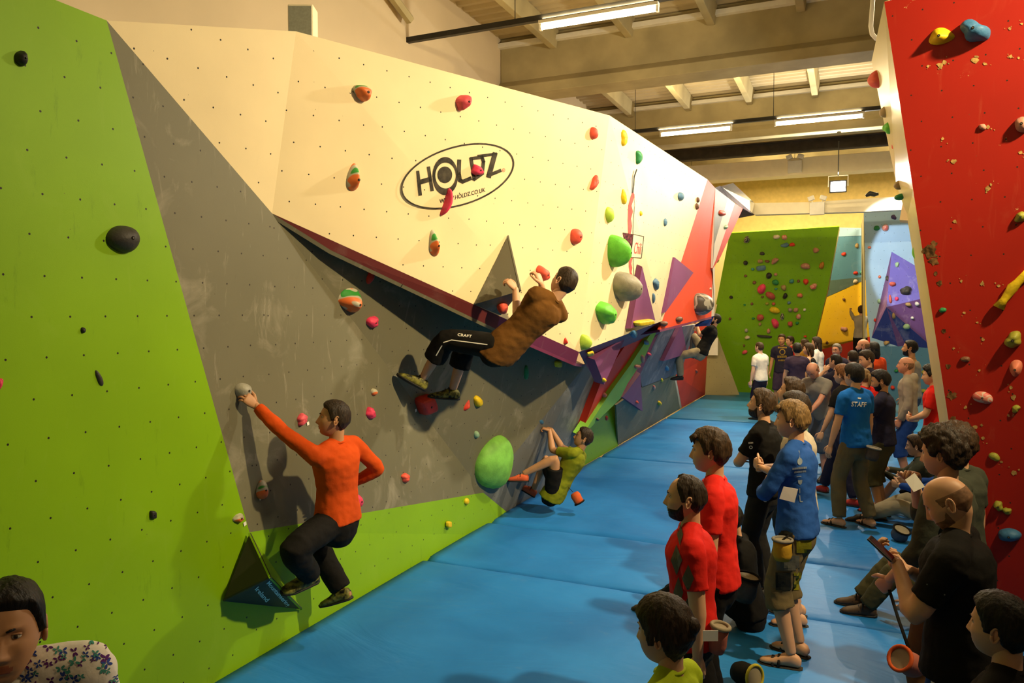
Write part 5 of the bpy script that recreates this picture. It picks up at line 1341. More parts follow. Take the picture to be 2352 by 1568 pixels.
    if shoes:
        for k in 'LR':
            t, td, up, rt_, foot = feet[k]
            if shoes in ('shoe', 'yellow_shoe', 'orange_shoe', 'red_shoe', 'leather_shoe'):
                m_ = MB(); foot(m_, .006, hi=.86); o = m_.build('shoe', {'shoe': SHOEM, 'yellow_shoe': SHOEY, 'orange_shoe': SHOEO, 'red_shoe': SHOER, 'leather_shoe': LEATH}[shoes], body, smooth=True)
                m_ = MB(); ell(m_, [(t + td*y*s + up*(z-.087)*s, rt_*w*s, up*.011*s) for y, w, z in ((-.07, .022, .006), (-.05, .036, .002), (.05, .044, 0), (.13, .051, 0), (.19, .040, .004), (.212, .018, .008))], 14, 3); m_.build('sole', SHOEM, o, smooth=True)
                if lod >= 1:
                    m_ = MB()
                    for y in (.035, .065, .095): m_.tube([t + td*y*s + up*(.105 - y*.62 - .085 + zz_)*s + rt_*x*s for x, zz_ in ((-.044, -.03), (-.022, .004), (0, .010), (.022, .004), (.044, -.03))], .006*s, 6)
                    m_.build('strap' if shoes != 'leather_shoe' else 'laces', SHOEM, o, smooth=True)
            elif shoes == 'sandal':
                m_ = MB(); ell(m_, [(t + td*y*s + up*(-.094)*s, rt_*w*s, up*.010*s) for y, w in ((-.075, .022), (-.055, .038), (.05, .044), (.13, .052), (.19, .042), (.215, .018))], 14, 3); o = m_.build('sandal', SOLEM, body, smooth=True)
                m_ = MB()
                for y in (.075, .115): m_.tube([t + td*y*s + up*(z_ - .085 - (y-.075)*.4)*s + rt_*x*s for x, z_ in ((-.048, .0), (-.04, .04), (-.02, .062), (.0, .070), (.02, .062), (.04, .04), (.048, .0))], .010*s, 6, ratio=.4)
                m_.build('strap', SOLEM, o, smooth=True)
    return dict(body=body, arms=arms, legs=legs, nb=nb, pel=pel, hc=hc, Mh=Mh, sf=sf, sx=sx, sp=sp, hf=hf, hx=hx, s=s, shirt=shirt, lower=lower, feet=feet)
# ---------------------------------------------------------------- who stands where
def yaw_at(P, a):
    """a: 0 back to the viewer, 90 facing the long wall side of the view, 180 facing the viewer"""
    return atan2(P.y, P.x) + radians(a)
def spot(px, D, dz=0): 
    p = ond(px, 784, D); return V(p.x, p.y, dz)
def hgt(py, D): return CAMZ + (712 - py)*D/FPX*1.0
def stand(px, ptop, D, a, label, **k):
    P0 = spot(px, D); t = ond(px, ptop, D).z
    return person(label, P0, yaw_at(P0, a), t, **k)
CROSS = dict(handR=(-.01, .21, 1.19), handL=(.02, .25, 1.14), elbR=(.5, .45, .55), elbL=(-.5, .45, .55), hdirR=(-1, -.25, .2), hdirL=(1, -.25, .1), palmR=(0, -1, 0), palmL=(0, -1, 0), thumbR=(0, 0, 1), thumbL=(0, 0, 1), curlR=.35, curlL=.45)
DOWN = dict()
CLASP = dict(handR=(.05, .30, 1.06), handL=(-.04, .32, 1.08), elbR=(.5, -.1, .9), elbL=(-.5, -.1, .9), hdirR=(-.8, .5, .2), hdirL=(.8, .5, .2), palmR=(-.3, -1, 0), palmL=(.3, -1, 0), thumbR=(0, 0, 1), thumbL=(0, 0, 1), curlR=.9, curlL=.9)
POCK = dict(handR=(.20, .10, .90), handL=(-.20, .10, .90), elbR=(.5, -.5, 1.1), elbL=(-.5, -.5, 1.1))
HIPS = dict(handR=(.18, .05, 1.02), handL=(-.18, .05, 1.02), elbR=(.8, -.25, 1.1), elbL=(-.8, -.25, 1.1))
def mix(*ds, **k):
    o = {}
    for d in ds: o.update(d)
    o.update(k); return o
LOOKUP = dict(head=(0, 14, 0))
PEOPLE = {}
# --- the standing row, from the viewer outwards
p = PEOPLE['beard'] = stand(1598, 1093, 3.75, 92, 'balding bearded person in a red tee with grey diamonds, in profile', pose=mix(DOWN, head=(0, 2, 0), handR=(.22, .05, .84), handL=(-.22, -.02, .84), elbL=(-.6, -.4, 1.2)),
    top=('tee', 'red'), bottom=('trousers', 'dark denim'), hd=dict(hair='receding', color='dark brown', beard=.006, T=.013, top=.2), lod=2, build=1.05)
p = PEOPLE['redboy'] = stand(1652, 988, 4.35, 86, 'tall brown-haired person in a plain red tee and black trousers', pose=mix(DOWN, head=(0, 0, 0), handR=(.22, .08, .84)), top=('tee', 'bright red'), bottom=('trousers', 'black'),
    hd=dict(hair='short', color='brown', T=.021, amp=.006, fringe=1), lod=2)
p = PEOPLE['girl'] = stand(1556, 1394, 2.55, 62, 'brown-haired person in a yellow green tee, seen from behind at the frame bottom', pose=mix(DOWN, head=(4, -6, 0)), top=('tee', 'yellow green'), bottom=('trousers', 'black'), hd=dict(hair='short', color='dark brown', T=.018, line=-.02, bun=1, size=1.12), lod=2, build=.85)
p = PEOPLE['blackbeard'] = stand(1762, 898, 6.5, 72, 'bearded person in a black tee with folded arms gazing upwards', pose=mix(CROSS, head=(8, 12, 0)), top=('tee', 'black'), bottom=('trousers', 'faded black'), hd=dict(hair='short', color='brown', T=.022, amp=.008, beard=.006, bcolor='brown'), lod=2, build=1.05)
p = PEOPLE['blond'] = stand(1838, 923, 5.25, 76, 'blond person in a royal blue long-sleeved top and patchwork shorts with folded arms', pose=mix(CROSS, head=(6, 0, 0)), top=('longsleeve', 'royal blue'), bottom=('long_shorts', 'khaki'), shoes='sandal',
    hd=dict(hair='short', color='blond', T=.020, fringe=1, amp=.006), lod=2)
p = PEOPLE['whitetee'] = stand(1842, 902, 5.95, 92, 'dark-haired person in a white tee with clasped hands behind the blond one', pose=mix(CLASP, handR=(.05, .27, 1.17), handL=(-.04, .29, 1.19)), top=('tee', 'off white'), bottom=('shorts', 'navy'), shoes='sandal', hd=dict(hair='short', color='dark brown', T=.02), lod=1)
p = PEOPLE['mint'] = stand(1828, 872, 7.2, 80, 'curly brown-haired person in a mint tee looking upwards', pose=mix(POCK, head=(0, 16, 0)), top=('tee', 'mint'), bottom=('trousers', 'dark denim'), hd=dict(hair='short', color='brown', T=.024, amp=.012, freq=70), lod=1)
p = PEOPLE['staff'] = stand(1970, 836, 8.6, 50, 'dark-haired person in a bright blue tee lettered STAFF and grey brown trousers', pose=mix(DOWN, handL=(-.30, .10, .82), footL=(-.16, .06, .085), footR=(.13, -.10, .085)), top=('tee', 'staff blue'), bottom=('trousers', 'khaki'), shoes='sandal', hd=dict(hair='short', color='black', T=.02), lod=1)
p = PEOPLE['olive'] = stand(2035, 849, 8.95, 80, 'dark-haired bearded person in a navy tee and olive shorts with folded arms', pose=mix(CROSS, head=(10, -14, 0)), top=('tee', 'navy'), bottom=('long_shorts', 'olive'), shoes='sandal', hd=dict(hair='short', color='black', T=.018, beard=.006), tone='tan', lod=1)
p = PEOPLE['blacktee'] = stand(1944, 838, 9.7, 64, 'slim person in a black tee and navy leggings leaning behind the STAFF tee', pose=mix(DOWN, handL=(-.30, .18, .84), footR=(.12, .35, .085), footL=(-.12, -.2, .085)), top=('tee', 'black'), bottom=('trousers', 'navy'), shoes='red_shoe', hd=dict(hair='short', color='ginger', T=.02), lod=0)
p = PEOPLE['ponytail'] = stand(1990, 848, 10.7, 30, 'blond person with a ponytail and red top between two standing men', pose=mix(DOWN), top=('tee', 'red'), bottom=('trousers', 'black'), hd=dict(hair='short', color='blond', pony=1, T=.014), lod=0)
p = PEOPLE['hoodie'] = stand(2090, 818, 10.7, 88, 'bald person in a grey hooded top and patterned blue shorts', pose=mix(POCK, head=(0, 6, 0)), top=('hoodie', 'light grey'), bottom=('long_shorts', 'blue'), shoes='sandal', hd=dict(hair='bald', color='brown'), tone='ruddy', lod=1)
p = PEOPLE['whitevest'] = stand(2098, 781, 12.8, 84, 'bearded person in a pale vest behind the grey hooded top', pose=mix(POCK, head=(0, 6, 0)), top=('tank', 'light grey'), bottom=('trousers', 'slate blue'), hd=dict(hair='short', color='black', T=.012, beard=.008), tone='tan', lod=0)
p = PEOPLE['redcurl'] = stand(2150, 840, 9.75, 88, 'curly dark-haired person in a red tee with hands held out by the cream end face', pose=mix(CLASP, handR=(.04, .26, 1.05), handL=(-.04, .28, 1.06), head=(0, -4, 0)), top=('tee', 'red'), bottom=('trousers', 'dark denim'), hd=dict(hair='short', color='black', T=.028, amp=.010, freq=60), lod=1)
# --- distant crowd
for args in [
    (1748, 785, 17.0, 50, 'person in a white tee and dark shorts standing apart on the far mat', ('tee', 'white'), ('shorts', 'navy'), dict(color='brown', T=.01), DOWN, 'pale'),
    (1797, 767, 18.6, 165, 'person in a navy tee with a yellow print facing the crowd', ('tee', 'navy'), ('shorts', 'dark purple'), dict(color='brown', T=.015), DOWN, 'tan'),
    (1818, 772, 19.8, 120, 'dark-haired person in a red tee behind the yellow print tee', ('tee', 'red'), ('trousers', 'dark denim'), dict(color='dark brown', T=.018), DOWN, 'fair'),
    (1832, 788, 15.6, 10, 'dark-haired person in a dark purple tee seen from behind', ('tee', 'dark purple'), ('shorts', 'grey blue'), dict(color='black', T=.018), DOWN, 'fair'),
    (1862, 788, 16.0, 78, 'person with wavy brown hair in a black vest', ('tank', 'black'), ('trousers', 'dark denim'), dict(color='brown', T=.018, long=.12), DOWN, 'fair'),
    (1852, 779, 18.0, 60, 'brown-haired person in a mustard top behind the black vest', ('tee', 'mustard'), ('trousers', 'dark denim'), dict(color='brown', T=.018, long=.08), DOWN, 'fair'),
    (1880, 774, 17.4, 75, 'person with long dark brown hair in a white top', ('tee', 'white'), ('trousers', 'dark denim'), dict(color='dark brown', T=.02, long=.22), DOWN, 'fair'),
    (1925, 789, 15.2, 150, 'grey-haired person in glasses looking over the crowd', ('tee', 'navy'), ('trousers', 'dark denim'), dict(color='grey', T=.014, glasses=1), DOWN, 'ruddy'),
    (1926, 812, 11.9, 55, 'short-haired person in a navy tee raising a hand to the mouth', ('tee', 'navy'), ('trousers', 'khaki'), dict(color='black', T=.006), mix(handL=(-.05, .2, 1.5), elbL=(-.4, .3, 1.1)), 'fair'),
    (1962, 804, 12.6, 20, 'brown-haired person in a grey tee with the back turned', ('tee', 'grey'), ('trousers', 'dark denim'), dict(color='dark brown', T=.008), DOWN, 'fair'),
    (1990, 777, 13.8, 85, 'bald person in a black top towering over the crowd', ('tee', 'black'), ('trousers', 'dark denim'), dict(hair='bald', color='dark brown', beard=.004), DOWN, 'ruddy'),
    (2011, 786, 14.6, 40, 'dark-haired person in an orange and black top', ('longsleeve', 'orange red'), ('trousers', 'black'), dict(color='black', T=.02, long=.14), DOWN, 'fair'),
    (1999, 803, 11.5, 110, 'smiling dark-haired person in a navy top looking down', ('tee', 'navy'), ('trousers', 'dark denim'), dict(color='dark brown', T=.016), mix(DOWN, head=(0, -15, 0)), 'fair')]:
    px, pt, D, a, lab, tp, bt, hd_, ps, tn = args
    stand(px, pt, D, a, lab, top=tp, bottom=bt, hd=hd_, pose=ps, tone=tn, lod=0, shoes='shoe')
P0 = spot(1882, 11.0)
person('bald person in a grey tee bending forward over the hands', P0, yaw_at(P0, 150), 1.80, pose=dict(spine=(0, .38, 1), pelvis=(0, -.12, .93), handR=(.08, .38, .95), handL=(-.08, .40, .97), elbR=(.5, 0, 1), elbL=(-.5, 0, 1), head=(0, -28, 0)), top=('tee', 'grey'), bottom=('long_shorts', 'slate blue'), hd=dict(hair='bald', color='brown'), tone='ruddy', lod=0)
# --- group by the worn red wall
p = PEOPLE['curly'] = stand(2192, 990, 4.15, 70, 'curly dark-haired person in a grey green cardigan and rust brown trousers', pose=mix(handL=(-.22, .22, .95), elbL=(-.6, -.4, 1.1), handR=(.04, .20, 1.44), elbR=(.5, .2, .7), curlL=.9, curlR=.8, head=(4, -8, 0)), top=('threequarter', 'grey green'), bottom=('trousers', 'rust brown'), hd=dict(hair='short', color='dark brown', T=.034, amp=.014, freq=60), lod=2)
p = PEOPLE['behind'] = stand(2218, 979, 4.75, 60, 'dark brown-haired head just behind the curly one, in a grey green top', pose=mix(DOWN), top=('tee', 'grey green'), bottom=('trousers', 'dark denim'), hd=dict(hair='short', color='brown', T=.028, amp=.012, freq=60), lod=1)
p = PEOPLE['phone'] = stand(2222, 1086, 3.30, 84, 'bald stubbled person in a black polo and blue shorts reading a phone', pose=dict(handL=(-.07, .25, 1.34), handR=(.04, .22, 1.28), elbR=(.5, .25, .5), elbL=(-.5, .25, .5), hdirL=(.1, .8, .5), hdirR=(-.35, .8, .4), palmL=(.2, -.5, .8), palmR=(-.2, -.4, .9), thumbL=(-.2, 0, .8), thumbR=(.2, 0, .8), curlL=.8, curlR=.9, head=(2, -30, 0), spine=(0, .04, 1)), top=('polo', 'black'), bottom=('shorts', 'blue'),
    hd=dict(hair='bald', color='dark brown', beard=.002, bcolor='stubble'), lod=2, build=1.16)
p = PEOPLE['corner'] = stand(2345, 1383, 2.45, 72, 'dark-haired person seen only as a head in profile beside the blue shorts', pose=mix(DOWN), top=('tee', 'black'), bottom=('trousers', 'black'), hd=dict(hair='short', color='black', T=.018, size=1.0), lod=2)
p = PEOPLE['floral'] = stand(6, 1288, 1.98, 164, 'smiling dark-haired person in a white floral shirt', pose=mix(DOWN, head=(8, 4, 0), neck=.115, shL=(0, 0, 1), shR=(0, 0, 1)), top=('polo', 'white'), bottom=('trousers', 'black'), hd=dict(hair='short', color='black', T=.014, amp=.004), tone='tan', lod=2)
# ---------------------------------------------------------------- climbers on the long wall
from mathutils.bvhtree import BVHTree
def X(px, py, D): return ond(px, py, D)
def climber(label, pel, nb, D0, **k):
    """world-space posed figure"""
    po = dict(k.pop('pose')); po['world'] = True; po['pelvis'] = pel; po['spine'] = nb - pel
    return person(label, pel, 0, pose=po, **k)
po = dict(hem=-.02, loose=.026, shx=V(.10, 1, -.22), hipx=V(.05, 1, -.05), handL=X(586, 930, 5.22), elbdirL=V(0, -.6, -1), handR=X(803, 1112, 5.72), elbdirR=V(.55, .9, -.8), curlL=.55, hdirL=V(-.35, -.75, .75), palmL=V(-1, .1, -.1), thumbL=V(-.1, .8, .6),
    footL=X(712, 1316, 5.32), kneedirL=V(.2, -1, .35), toeL=V(-.45, -1, -.12), fupL=V(.3, -.1, 1), footR=X(783, 1352, 5.72), kneedirR=V(-1, .1, .1), toeR=V(-1, -.15, -.35), fupR=V(-.3, 0, 1), headf=V(-.75, -.62, .12), headup=V(-.05, .05, 1))
CL1 = climber('climber in an orange long-sleeved top and black trousers reaching for a grey hold', X(776, 1188, 5.45), X(772, 1016, 5.36), 0, h=1.80, pose=po, top=('longsleeve', 'orange'), bottom=('trousers', 'black'), shoes='yellow_shoe', hd=dict(hair='short', color='dark brown', T=.014, amp=.003), tone='tan', lod=2)
po = dict(hem=-.12, shx=V(.62, 1, -.25), hipx=V(.45, 1, .0), handL=X(1184, 664, 6.72), elbdirL=V(.2, -.2, -1), handR=X(1243, 652, 6.88), elbdirR=V(.3, .3, -1), curlL=.75, curlR=.6, hdirL=V(-.6, -.25, .75), palmL=V(-.6, .3, -.6), thumbL=V(0, .8, .2), hdirR=V(-.4, .0, 1), palmR=V(-1, .2, -.3), thumbR=V(0, -1, .2),
    footL=X(972, 868, 6.95), kneedirL=V(.2, -.3, 1), toeL=V(-.75, -.55, .55), fupL=V(.3, .4, .8), footR=X(1040, 893, 7.15), kneedirR=V(.3, -.1, .9), toeR=V(-.9, -.7, .12), fupR=V(0, 0, 1), headf=V(-.80, .42, .35), headup=V(.5, .1, .9))
CL2 = climber('climber in a brown tee and black cropped trousers hanging from the cream prow', X(1160, 793, 6.72), X(1268, 692, 6.62), 0, h=1.92, pose=po, top=('tee', 'brown'), bottom=('cropped_trousers', 'black'), shoes='yellow_shoe', hd=dict(hair='short', color='dark brown', T=.010, amp=.003), tone='fair', lod=2)
po = dict(hem=-.12, shx=V(.1, 1, -.1), hipx=V(.1, 1, 0), handL=X(1262, 988, 9.35), elbdirL=V(0, -.4, -1), handR=X(1266, 986, 9.5), elbdirR=V(.2, .3, -1), curlL=.8, curlR=.8, hdirL=V(-.8, -.3, .3), hdirR=V(-.8, -.3, .35), palmL=V(-.3, 0, -1), palmR=V(-.3, 0, -1), thumbL=V(-.3, .8, 0), thumbR=V(-.3, -.8, 0),
    footL=X(1202, 1088, 9.05), kneedirL=V(.1, -.2, 1), toeL=V(-1, -.35, .0), fupL=V(0, .2, 1), footR=X(1226, 1122, 9.55), kneedirR=V(.2, .1, 1), toeR=V(-.8, -.3, .55), fupR=V(.4, 0, 1), headf=V(-.9, -.35, .35), headup=V(.35, .1, .95))
CL3 = climber('climber in olive tee and black shorts crouching low with hands on a blue hold', X(1277, 1124, 9.2), X(1322, 1050, 9.2), 0, h=1.78, pose=po, top=('tee', 'olive green'), bottom=('short_shorts', 'black'), shoes='orange_shoe', hd=dict(hair='short', color='dark brown', T=.014), tone='tan', lod=2)
po = dict(shx=V(.2, 1, -.1), hipx=V(.2, 1, 0), handL=X(1600, 744, 15.6), elbdirL=V(.2, -.2, -1), handR=X(1602, 758, 15.9), elbdirR=V(0, .3, -1), curlL=.7, curlR=.7, footL=X(1563, 862, 15.6), kneedirL=V(-.2, -.3, 1), toeL=V(-.9, -.5, .0), footR=X(1590, 812, 16.0), kneedirR=V(0, -.2, 1), toeR=V(-1, 0, .2), headf=V(-.95, -.2, .3), headup=V(.3, 0, 1))
climber('far climber in a black tee and stone trousers hanging under the scarlet corner', X(1612, 806, 15.5), X(1629, 772, 15.5), 0, h=1.74, pose=po, top=('tee', 'black'), bottom=('trousers', 'stone'), shoes='shoe', hd=dict(hair='short', color='black', T=.012, beard=.005), lod=1)
po = dict(shx=V(1, -.3, 0), hipx=V(1, -.1, 0), handL=X(1953, 713, 21.2), elbdirL=V(-.6, 0, -1), handR=X(1996, 720, 21.2), elbdirR=V(.6, 0, -1), curlL=.5, footL=X(1968, 850, 21.0), footR=X(1982, 846, 21.0), kneedirL=V(-.5, -1, .3), kneedirR=V(.5, -1, .3), toeL=V(0, 1, 0), toeR=V(0, 1, 0), headf=V(-.2, 1, .2), headup=V(0, 0, 1))
climber('climber in a light grey sweatshirt and black trousers on the yellow panel', X(1976, 772, 20.6), X(1978, 728, 20.6), 0, h=1.74, pose=po, top=('longsleeve', 'light grey'), bottom=('trousers', 'black'), shoes='shoe', hd=dict(hair='short', color='brown', T=.018), lod=0)
# ---------------------------------------------------------------- seated people
SEAT = dict(pelvis=(0, 0, .135), spine=(0, .12, 1), footL=(-.16, .62, .085), footR=(.16, .58, .085), kneeL=(-.2, .5, 1.5), kneeR=(.2, .5, 1.5), handL=(-.14, .42, .50), handR=(.14, .42, .50), elbL=(-.5, 0, .4), elbR=(.5, 0, .4), toeL=(0, 1, -.05), toeR=(0, 1, -.05), curlL=.6, curlR=.6)
def seated(px, D, a, label, **k):
    P0 = spot(px, D); return person(label, P0, yaw_at(P0, a), k.pop('h', 1.76), pose=mix(SEAT, **k.pop('pose', {})), **k)
seated(1728, 5.85, 80, 'dark-haired person in black sitting on the mat behind the red tees', pose=dict(footL=(-.1, .72, .085), footR=(.14, .68, .085), head=(0, -14, 0), spine=(0, .2, 1)), top=('longsleeve', 'black'), bottom=('trousers', 'black'), shoes='leather_shoe', hd=dict(hair='short', color='black', T=.022), lod=1)
seated(2168, 5.9, 92, 'person in olive trousers and dark shoes sitting mostly hidden behind the curly one', pose=dict(footL=(-.10, .50, .085), footR=(.10, .56, .085), spine=(0, -.25, 1), handL=(-.25, .2, .2), handR=(.25, .1, .2)), top=('longsleeve', 'faded black'), bottom=('trousers', 'olive'), shoes='leather_shoe', hd=dict(hair='short', color='dark brown', T=.02), lod=1)
seated(2132, 9.0, 88, 'bare-legged person in black shorts hugging the knees on the mat', pose=dict(footL=(-.1, .52, .085), footR=(.12, .48, .085)), top=('longsleeve', 'grey green'), bottom=('short_shorts', 'black'), shoes='red_shoe', hd=dict(hair='short', color='brown', T=.02), tone='pale', lod=1)
seated(2176, 8.3, 80, 'person in a navy jacket and stone trousers sitting by the cream end face', pose=dict(spine=(0, -.15, 1), footL=(-.1, .80, .085), footR=(.1, .76, .085)), top=('longsleeve', 'blue'), bottom=('trousers', 'stone'), shoes='shoe', hd=dict(hair='short', color='dark brown', T=.02), lod=1)

# ---------------------------------------------------------------- prints on clothing
def bvh(o):
    me = o.data; O = Vector(o.parent['_o']); return BVHTree.FromPolygons([v.co + O for v in me.vertices], [tuple(p.vertices) for p in me.polygons])
def print_on(o, polys, m, name, off=.006, label=None):
    off = off*.4; T_ = bvh(o); vs = []; fs = []
    for poly in polys:
        pts = []
        for x, y in poly:
            r = T_.ray_cast(CAMP, ray(x, y).normalized())
            if r[0] is None: break
            n = r[1] if r[1].dot(CAMP - r[0]) > 0 else -r[1]
            pts.append(r[0] + n*off)
        if len(pts) == len(poly): k = len(vs); vs += pts; fs.append(tuple(range(k, k+len(pts))))
    if not fs: print('no print', name); return
    q = mk(name, vs, fs, m, o, smooth=True); 
    if label: q['label'] = label
def shirt_px(p, dz, dside):
    """picture position of a point on the torso, dz above the pelvis, dside to the person's right"""
    return proj(p['pel'] + p['sp']*dz*p['s'] + p['sx']*dside*p['s'])
def chop(polys, n=3):
    out = []
    for p in polys:
        if len(p) == 4:
            for i in range(n):
                for j in range(n):
                    q = []
                    for (a, b) in ((i, j), (i+1, j), (i+1, j+1), (i, j+1)):
                        u, v = a/n, b/n
                        q.append(tuple((p[0][k]*(1-u) + p[1][k]*u)*(1-v) + (p[3][k]*(1-u) + p[2][k]*u)*v for k in (0, 1)))
                    out.append(q)
        else: out.append(p)
    return out
ps = PEOPLE['staff']; c = shirt_px(ps, .38, .03)
print_on(ps['shirt'], text_fit('STAFF', (c[0]-15, c[1]+1), (c[0]+20, c[1]+3), 11, .1, .02), WHT, 'lettering', label='white lettering STAFF')
c = shirt_px(ps, .47, .06); print_on(ps['shirt'], [[(c[0]-4, c[1]), (c[0]+4, c[1]+1), (c[0]+3, c[1]+4), (c[0]-4, c[1]+3)]], WHT, 'emblem')
ps = PEOPLE['blond']; c = shirt_px(ps, .38, .06); cx, cy = c
def dashes(x0, y0, x1, y1, n, h_, rnd):
    out = []
    for i in range(n):
        a = i/n; b = (i + .72)/n; out.append([(x0+(x1-x0)*a, y0+(y1-y0)*a), (x0+(x1-x0)*b, y0+(y1-y0)*b), (x0+(x1-x0)*b, y0+(y1-y0)*b - h_*rnd.uniform(.7, 1)), (x0+(x1-x0)*a, y0+(y1-y0)*a - h_)])
    return out
rn = random.Random(4)
PALEB = plain('pale_grey_blue_print', (.30, .36, .42), .7, .2)
print_on(ps['shirt'], dashes(cx-15, cy+5, cx+18, cy+2, 14, 5, rn) + dashes(cx-11, cy+13, cx+17, cy+10, 12, 4.5, rn) + dashes(cx-5, cy+22, cx+6, cy+21, 6, 2.5, rn), PALEB, 'lettering', label='two pale lines of small print')
print_on(ps['shirt'], disc((cx+2, cy-14), 6, 8) + stroke([(cx, cy-38), (cx+1, cy-22)], 2), PALEB, 'emblem', label='pale balloon-shaped emblem')
print_on(ps['shirt'], [[(cx-2, cy+29), (cx+8, cy+28), (cx+7, cy+36), (cx+3, cy+40), (cx-1, cy+36)]] + stroke([(cx+2, cy+48), (cx+2, cy+58)], 2) + stroke([(cx+2, cy+64), (cx+3, cy+78), (cx+8, cy+78)], 2), PALEB, 'emblem', label='small pale shield emblem')
# patchwork on the shorts of the blond one
GREENY = cloth('olive yellow patch', (.20, .19, .01)); DARKP = cloth('charcoal patch', (.018, .020, .018)); GREYP = cloth('grey patch', (.10, .10, .085))
sc_ = ps['s']*FPX/5.25
for (dx, dz, w, h_, m, l) in ((-.085, -.12, .11, .15, DARKP, None), (.045, -.12, .10, .15, GREENY, None), (-.06, -.27, .15, .10, GREYP, 'grey band of the patchwork'), (-.09, -.40, .10, .12, DARKP, None), (.03, -.40, .10, .12, GREENY, 'olive patch of the patchwork'), (.10, -.28, .07, .12, DARKP, None)):
    c = proj(ps['pel'] + V(0, 0, dz)); w2, h2 = w*sc_/2, h_*sc_/2; x_ = c[0] + dx*sc_
    print_on(ps['lower'], chop([[(x_-w2, c[1]-h2), (x_+w2, c[1]-h2), (x_+w2, c[1]+h2), (x_-w2, c[1]+h2)]], 6), m, 'patch', .009, l)
ps = PEOPLE['beard']; c = shirt_px(ps, .25, 0); cx, cy = c
for k_, (dx, dy, w, h_) in enumerate(((-34, -52, 26, 70), (-30, 22, 22, 74), (-8, -10, 26, 64), (-6, 56, 30, 56), (-26, -110, 14, 50))):
    q = []
    for i in range(8):
        for j in range(4):
            pass
    top_, rt_, bo_, lf_ = (cx+dx, cy+dy-h_/2), (cx+dx+w/2, cy+dy), (cx+dx, cy+dy+h_/2), (cx+dx-w/2, cy+dy)
    print_on(ps['shirt'], chop([[top_, rt_, bo_, lf_]], 5), cloth('grey diamond', (.12, .10, .07)), 'diamond_patch', .011)
c = shirt_px(ps, .0, 0); print_on(ps['shirt'], text_fit('M', (c[0]-26, c[1]+6), (c[0]-8, c[1]+9), 12, 0, .02), WHT, 'lettering')
# brown-teed climber: piping and wordmark on the trousers
Z2 = lambda polys: zz(polys, 1/3.563, 900, 520)
a, e, t = CL2['legs']['L']; hpx, kpx, apx = proj(a), proj(e), proj(t)
def along(u, off):
    if u < 1: p_ = (hpx[0] + (kpx[0]-hpx[0])*u, hpx[1] + (kpx[1]-hpx[1])*u); d_ = (kpx[0]-hpx[0], kpx[1]-hpx[1])
    else: p_ = (kpx[0] + (apx[0]-kpx[0])*(u-1), kpx[1] + (apx[1]-kpx[1])*(u-1)); d_ = (apx[0]-kpx[0], apx[1]-kpx[1])
    l = sqrt(d_[0]**2+d_[1]**2); return (p_[0] - d_[1]/l*off, p_[1] + d_[0]/l*off)
pl_ = [along(u, 0) for u in (.18, .3, .45, .6, .75, .88)] + [along(u, 0) for u in (1.08, 1.2, 1.32, 1.42)]
print_on(CL2['lower'], stroke(pl_, 2.2), WHT, 'piping', .005, 'white piping')
p0_, p1_ = along(.78, 11), along(.50, 11)
print_on(CL2['lower'], text_fit('CRAFT', p0_, p1_, 6, 0, .02), WHT, 'lettering', .006, 'white lettering CRAFT')
# black-teed one: marks on sleeve and trousers
ps = PEOPLE['blackbeard']; a, e, t = ps['arms']['L']; c = proj(lerp(a, e, .33))
print_on(ps['shirt'], dashes(c[0]-5, c[1], c[0]+6, c[1]-1, 4, 4, rn) + ring((c[0], c[1]+8), 4, 4, 0, 1.5, 12), WHT, 'emblem', label='small white sleeve mark')
c = proj(ps['pel'] + V(0, 0, -.12)); print_on(ps['lower'], [[(c[0]-8, c[1]-3), (c[0], c[1]-1), (c[0]+5, c[1]-5), (c[0]+3, c[1]+2), (c[0]-1, c[1]+2)]], WHT, 'emblem')
# shorts of the phone reader: white stripe and letters
ps = PEOPLE['phone']; c = proj(ps['pel'] + V(0, 0, -.16)); cx, cy = c
print_on(ps['lower'], chop([[(cx-62, cy-60), (cx-50, cy-60), (cx-54, cy+60), (cx-66, cy+60)]], 6), WHT, 'side_stripe', .005, 'white side stripe')
print_on(ps['lower'], text_px('N', (cx-34, cy-18), (0, 30), (30, 0), 0, .03)[0] + text_px('O', (cx-34, cy+14), (0, 30), (30, 0), 0, .03)[0] + ring((cx-22, cy-44), 10, 13, 0, 3, 20), WHT, 'lettering', .006, 'white letters N O running down the leg')
ps = PEOPLE['phone']; a, e, t = ps['arms']['L']; c = proj(lerp(a, e, .38)); print_on(ps['shirt'], stroke([(c[0]-22, c[1]+2), (c[0]+18, c[1]+26)], 3), plain('grey_piping', (.25, .26, .22), .7, .2), 'piping', .006)

# ---------------------------------------------------------------- things people hold and things on the mats
def sheet(pts, label):
    b = MB(); n = (pts[1]-pts[0]).cross(pts[3]-pts[0]).normalized(); b.prism(pts, n*.0015); return tag(b.build('paper_sheet', WHT), label, 'paper')
ps = PEOPLE['blond']; D = 4.98; sheet([X(1800, 1117, D), X(1833, 1123, D), X(1825, 1154, D+.02), X(1790, 1145, D+.02)], 'folded white paper tucked under the arm of the blond person')
ps = PEOPLE['curly']; hd_ = ps['arms']['R'][2]; c = proj(hd_); 
sheet([X(c[0]-2, c[1]-28, 4.0), X(c[0]+22, c[1]+4, 3.98), X(c[0]-4, c[1]+16, 3.98), X(c[0]-24, c[1]-12, 4.0)], 'white paper held up by the curly haired person')
ps = PEOPLE['beard']; c = X(1632, 1460, 3.5); b = MB(); b.box((-.035, 0, -.025), (.035, .002, .025), M=Matrix.Translation(c) @ Matrix.Rotation(radians(25), 4, 'Z')); tag(b.build('paper_sheet', WHT), 'small white card at the hip of the bearded one in red', 'paper')
ps = PEOPLE['phone']; hL = ps['arms']['L'][2]; dL = (ps['arms']['L'][2]-ps['arms']['L'][1]).normalized()
